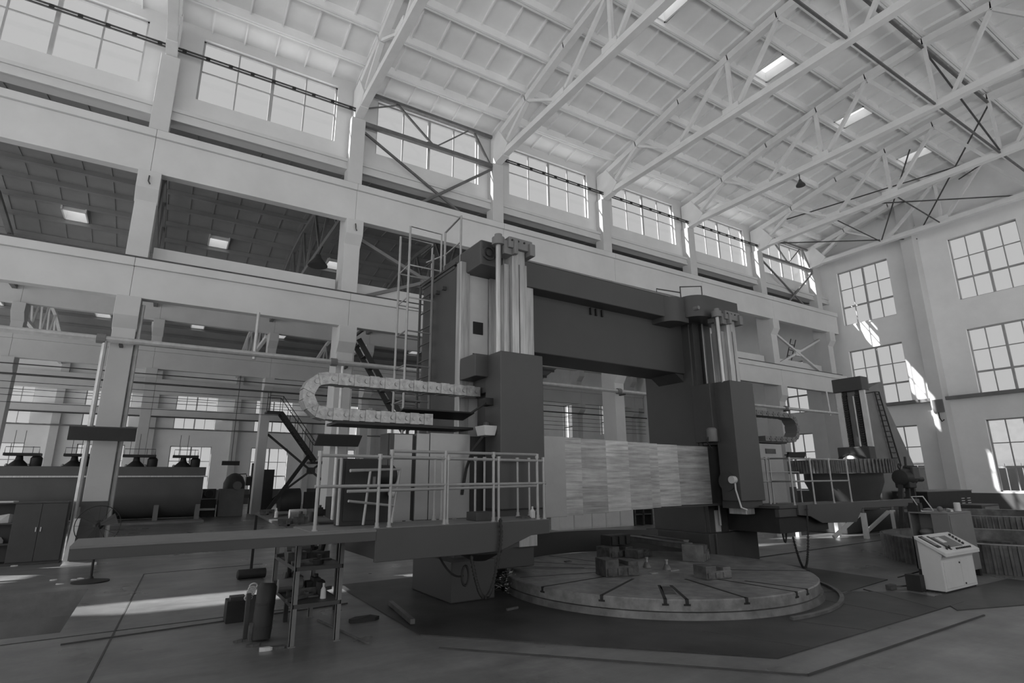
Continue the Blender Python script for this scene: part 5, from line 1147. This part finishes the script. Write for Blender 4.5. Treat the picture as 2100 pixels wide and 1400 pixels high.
build('bed', MB().box(19.5, 24.4, 10.5, 13.2, 0, .75), 'dark', t, bevel=.03)
build('table_drum', MB().lathe((21, 11.2, .75), [(1.0, 0), (1.0, .3), (1.25, .9), (1.25, 1.2)], 32), 'dark', t, smooth=True)
# ladder on the sloping side
ls = [at(1794, 803, y=yr-.08), at(1802, 803, y=yr-.08), at(1834, 955, y=yr-.08), at(1848, 955, y=yr-.08)]
ld = build('ladder', MB().tube([ls[0], ls[2]], .028, 6), 'black', t); build('stile', MB().tube([ls[1], ls[3]], .028, 6), 'black', ld)
for i in range(14): f_ = (i+.5)/14; build('rung', MB().tube([ls[0].lerp(ls[2], f_), ls[1].lerp(ls[3], f_)], .018, 5), 'black', ld)
build('bracket', MB().tube([at(1775, 806, y=yr), ls[0], ls[1]], .02, 5), 'black', ld)
gear((21.0, 11.2), 1.75, .3, 1.96, .46, 84, 'toothed ring gear clamped on the hobbing machine table', grp='ring gears')
# head with eye bolt standing on a trestle beside the hobbing machine
hx, hy, hz = at(1858, 978, y=8.2).x, 8.2, 1.8
t = thing('hob_head', 'black motor head with eye bolt standing on a trestle right of the mounted ring gear', 'motor head', (hx, hy, 0))
build('body', MB().lathe((hx, hy, hz), [(.12, -.42), (.22, -.38), (.26, -.1), (.24, .2), (.13, .35)], 16, axis='x'), 'black', t, smooth=True)
build('shaft', MB().lathe((hx, hy, hz-.05), [(.08, .3), (.08, .95), (.06, 1.0)], 10, axis='x'), 'black', t, smooth=True); build('flange', MB().lathe((hx+.25, hy-.1, hz+.2), [(.14, -.1), (.16, .2)], 14, axis='y'), 'black', t, smooth=True)
build('eye_bolt', MB().tube([(hx-.3, hy, hz+.32+.07*math.sin(a)) if False else (hx-.3+.07*math.cos(a), hy, hz+.32+.07*math.sin(a)) for a in [2*pi*i/14 for i in range(14)]], .02, 6, closed=True), 'black', t)
build('pin', MB().bar((hx+.1, hy, hz+.3), (hx+.14, hy, hz+.6), .05), 'black', t)
build('gear_case', MB().box(hx-.3, hx+.12, hy-.2, hy+.2, hz-.3, hz+.12), 'black', t, bevel=.03); build('side_cover', MB().box(hx-.1, hx+.28, hy-.26, hy-.18, hz-.05, hz+.3), 'dark', t, bevel=.02)
for a in (-.4, .0, .3): build('leg', MB().bar((hx+a, hy, hz-.2), (hx+a*1.6, hy+.1, 0), .1), 'black', t)
# electrical cabinet, boxes and frames near the end wall
x0, x1 = at(1905, 1030, y=10.0).x, at(1997, 1030, y=10.0).x; zt = at(1975, 1006, y=10.0).z
t = thing('electrical_cabinet', 'black cabinet with pale ventilation slots near the end wall', 'cabinet', ((x0+x1)/2, 10.5, 0))
build('body', MB().box(x0, x1, 10.0, 11.2, 0, zt), 'black', t, bevel=.01)
for c0 in (.72, .86):
    for k in range(5): build('slot', MB().box(x0+(x1-x0)*c0, x0+(x1-x0)*(c0+.07), 9.985, 10.0, zt-.3-.09*k, zt-.27-.09*k), 'pale', t)
build('top_plate', MB().box(x0-.02, x1+.02, 9.98, 11.2, zt, zt+.03), 'mid', t)
x0, x1 = at(2016, 1050, y=8.7).x, at(2052, 1050, y=8.7).x
t = thing('steel_bin', 'dark open steel bin standing against the end wall', 'bin', ((x0+x1)/2, 9, 0)); build('body', MB().box(x0, x1, 8.7, 9.5, .05, at(2030, 1034, y=8.7).z), 'dark', t, bevel=.02); build('front_plate', MB().box(x0+.2, x1-.1, 8.68, 8.7, .1, at(2030, 1038, y=8.7).z), 'mid', t); build('skid', MB().box(x0, x1, 8.72, 9.4, 0, .05), 'pale', t)
# white props under the far platform arm
for k, (a, tz, lab) in enumerate((((1720, 1100), .55, 'white prop leg with the sun on it below the right platform'), ((1778, 1104), .75, 'pale prop leg with slanting brace, in the middle below the right platform arm'), ((1838, 1094), .75, 'pale prop leg with slanting brace, nearest the ring gear on the floor'), ((1600, 1100), .25, 'short pale post left of the white prop leg'), ((1638, 1100), .25, 'short pale post nearest the white prop leg'))):
    p = at(*a, z=0); t = thing('support_prop', lab, 'prop', (p.x, p.y, 0), group='props below the right platform')
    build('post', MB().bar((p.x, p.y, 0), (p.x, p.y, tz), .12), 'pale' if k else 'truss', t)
    if k in (1, 2): build('brace', MB().bar((p.x-.05, p.y+.1, tz-.05), (p.x-1.0, p.y+.45, .06), .09), 'pale', t); build('screw', MB().lathe((p.x, p.y, tz), [(.04, 0), (.04, .15), (.12, .16), (.12, .2)], 10), 'iron', t)
    else: build('pad', MB().box(p.x-.09, p.x+.09, p.y-.09, p.y+.09, tz, tz+.03), 'pale', t)
# dark frame for parts behind the right platform
t = thing('roof_access_ladder', 'thin dark ladder and gate behind the upper beam in the last bay', 'ladder', (32, 19.3, 8.0))
for x in (31.2, 31.7): build('stile', MB().tube([(x, 19.2, 8.0), (x+1.2, 19.2, 10.2)], .03, 5), 'dark', t)
for i in range(6): f_ = i/6; build('rung', MB().tube([(31.2+1.2*f_, 19.2, 8.0+2.2*f_), (31.7+1.2*f_, 19.2, 8.0+2.2*f_)], .025, 5), 'dark', t)
# small things on the deck
for a, lab in (((1735, 1218), 'short iron rod on the deck right of the rotary table'), ((1052, 1250), 'small metal offcut on the dark deck left of the rotary table')):
    p = at(*a, z=.014); solo('offcut', MB().bar((p.x-.1, p.y, .03), (p.x+.1, p.y+.03, .03), .03), 'iron', lab, 'offcut', (p.x, p.y, .014))
# long shed and fence across the yard, seen through the end windows
t = thing('yard_shed', 'grey shed across the yard seen through the lower end windows', 'building', (62, 18, -1))
build('wall', MB().box(62, 64, 5, 22.5, -1, 7.5), 'mid', t); build('roof', MB().px([(4.5, 7.5), (23, 7.5), (23, 7.9), (14, 9.5), (4.5, 7.9)], 61.6, 64.4), 'brace', t)
t = thing('yard_fence', 'grey fence panels across the yard seen through the lowest end windows', 'fence', (50, 14, 0))
for k in range(22): build('panel', MB().box(50, 50.1, 2+k*.9, 2.82+k*.9, 0, 2.7), 'mid', t)
build('rail', MB().box(49.95, 50.15, 2, 22, 2.75, 2.95), 'mid', t)
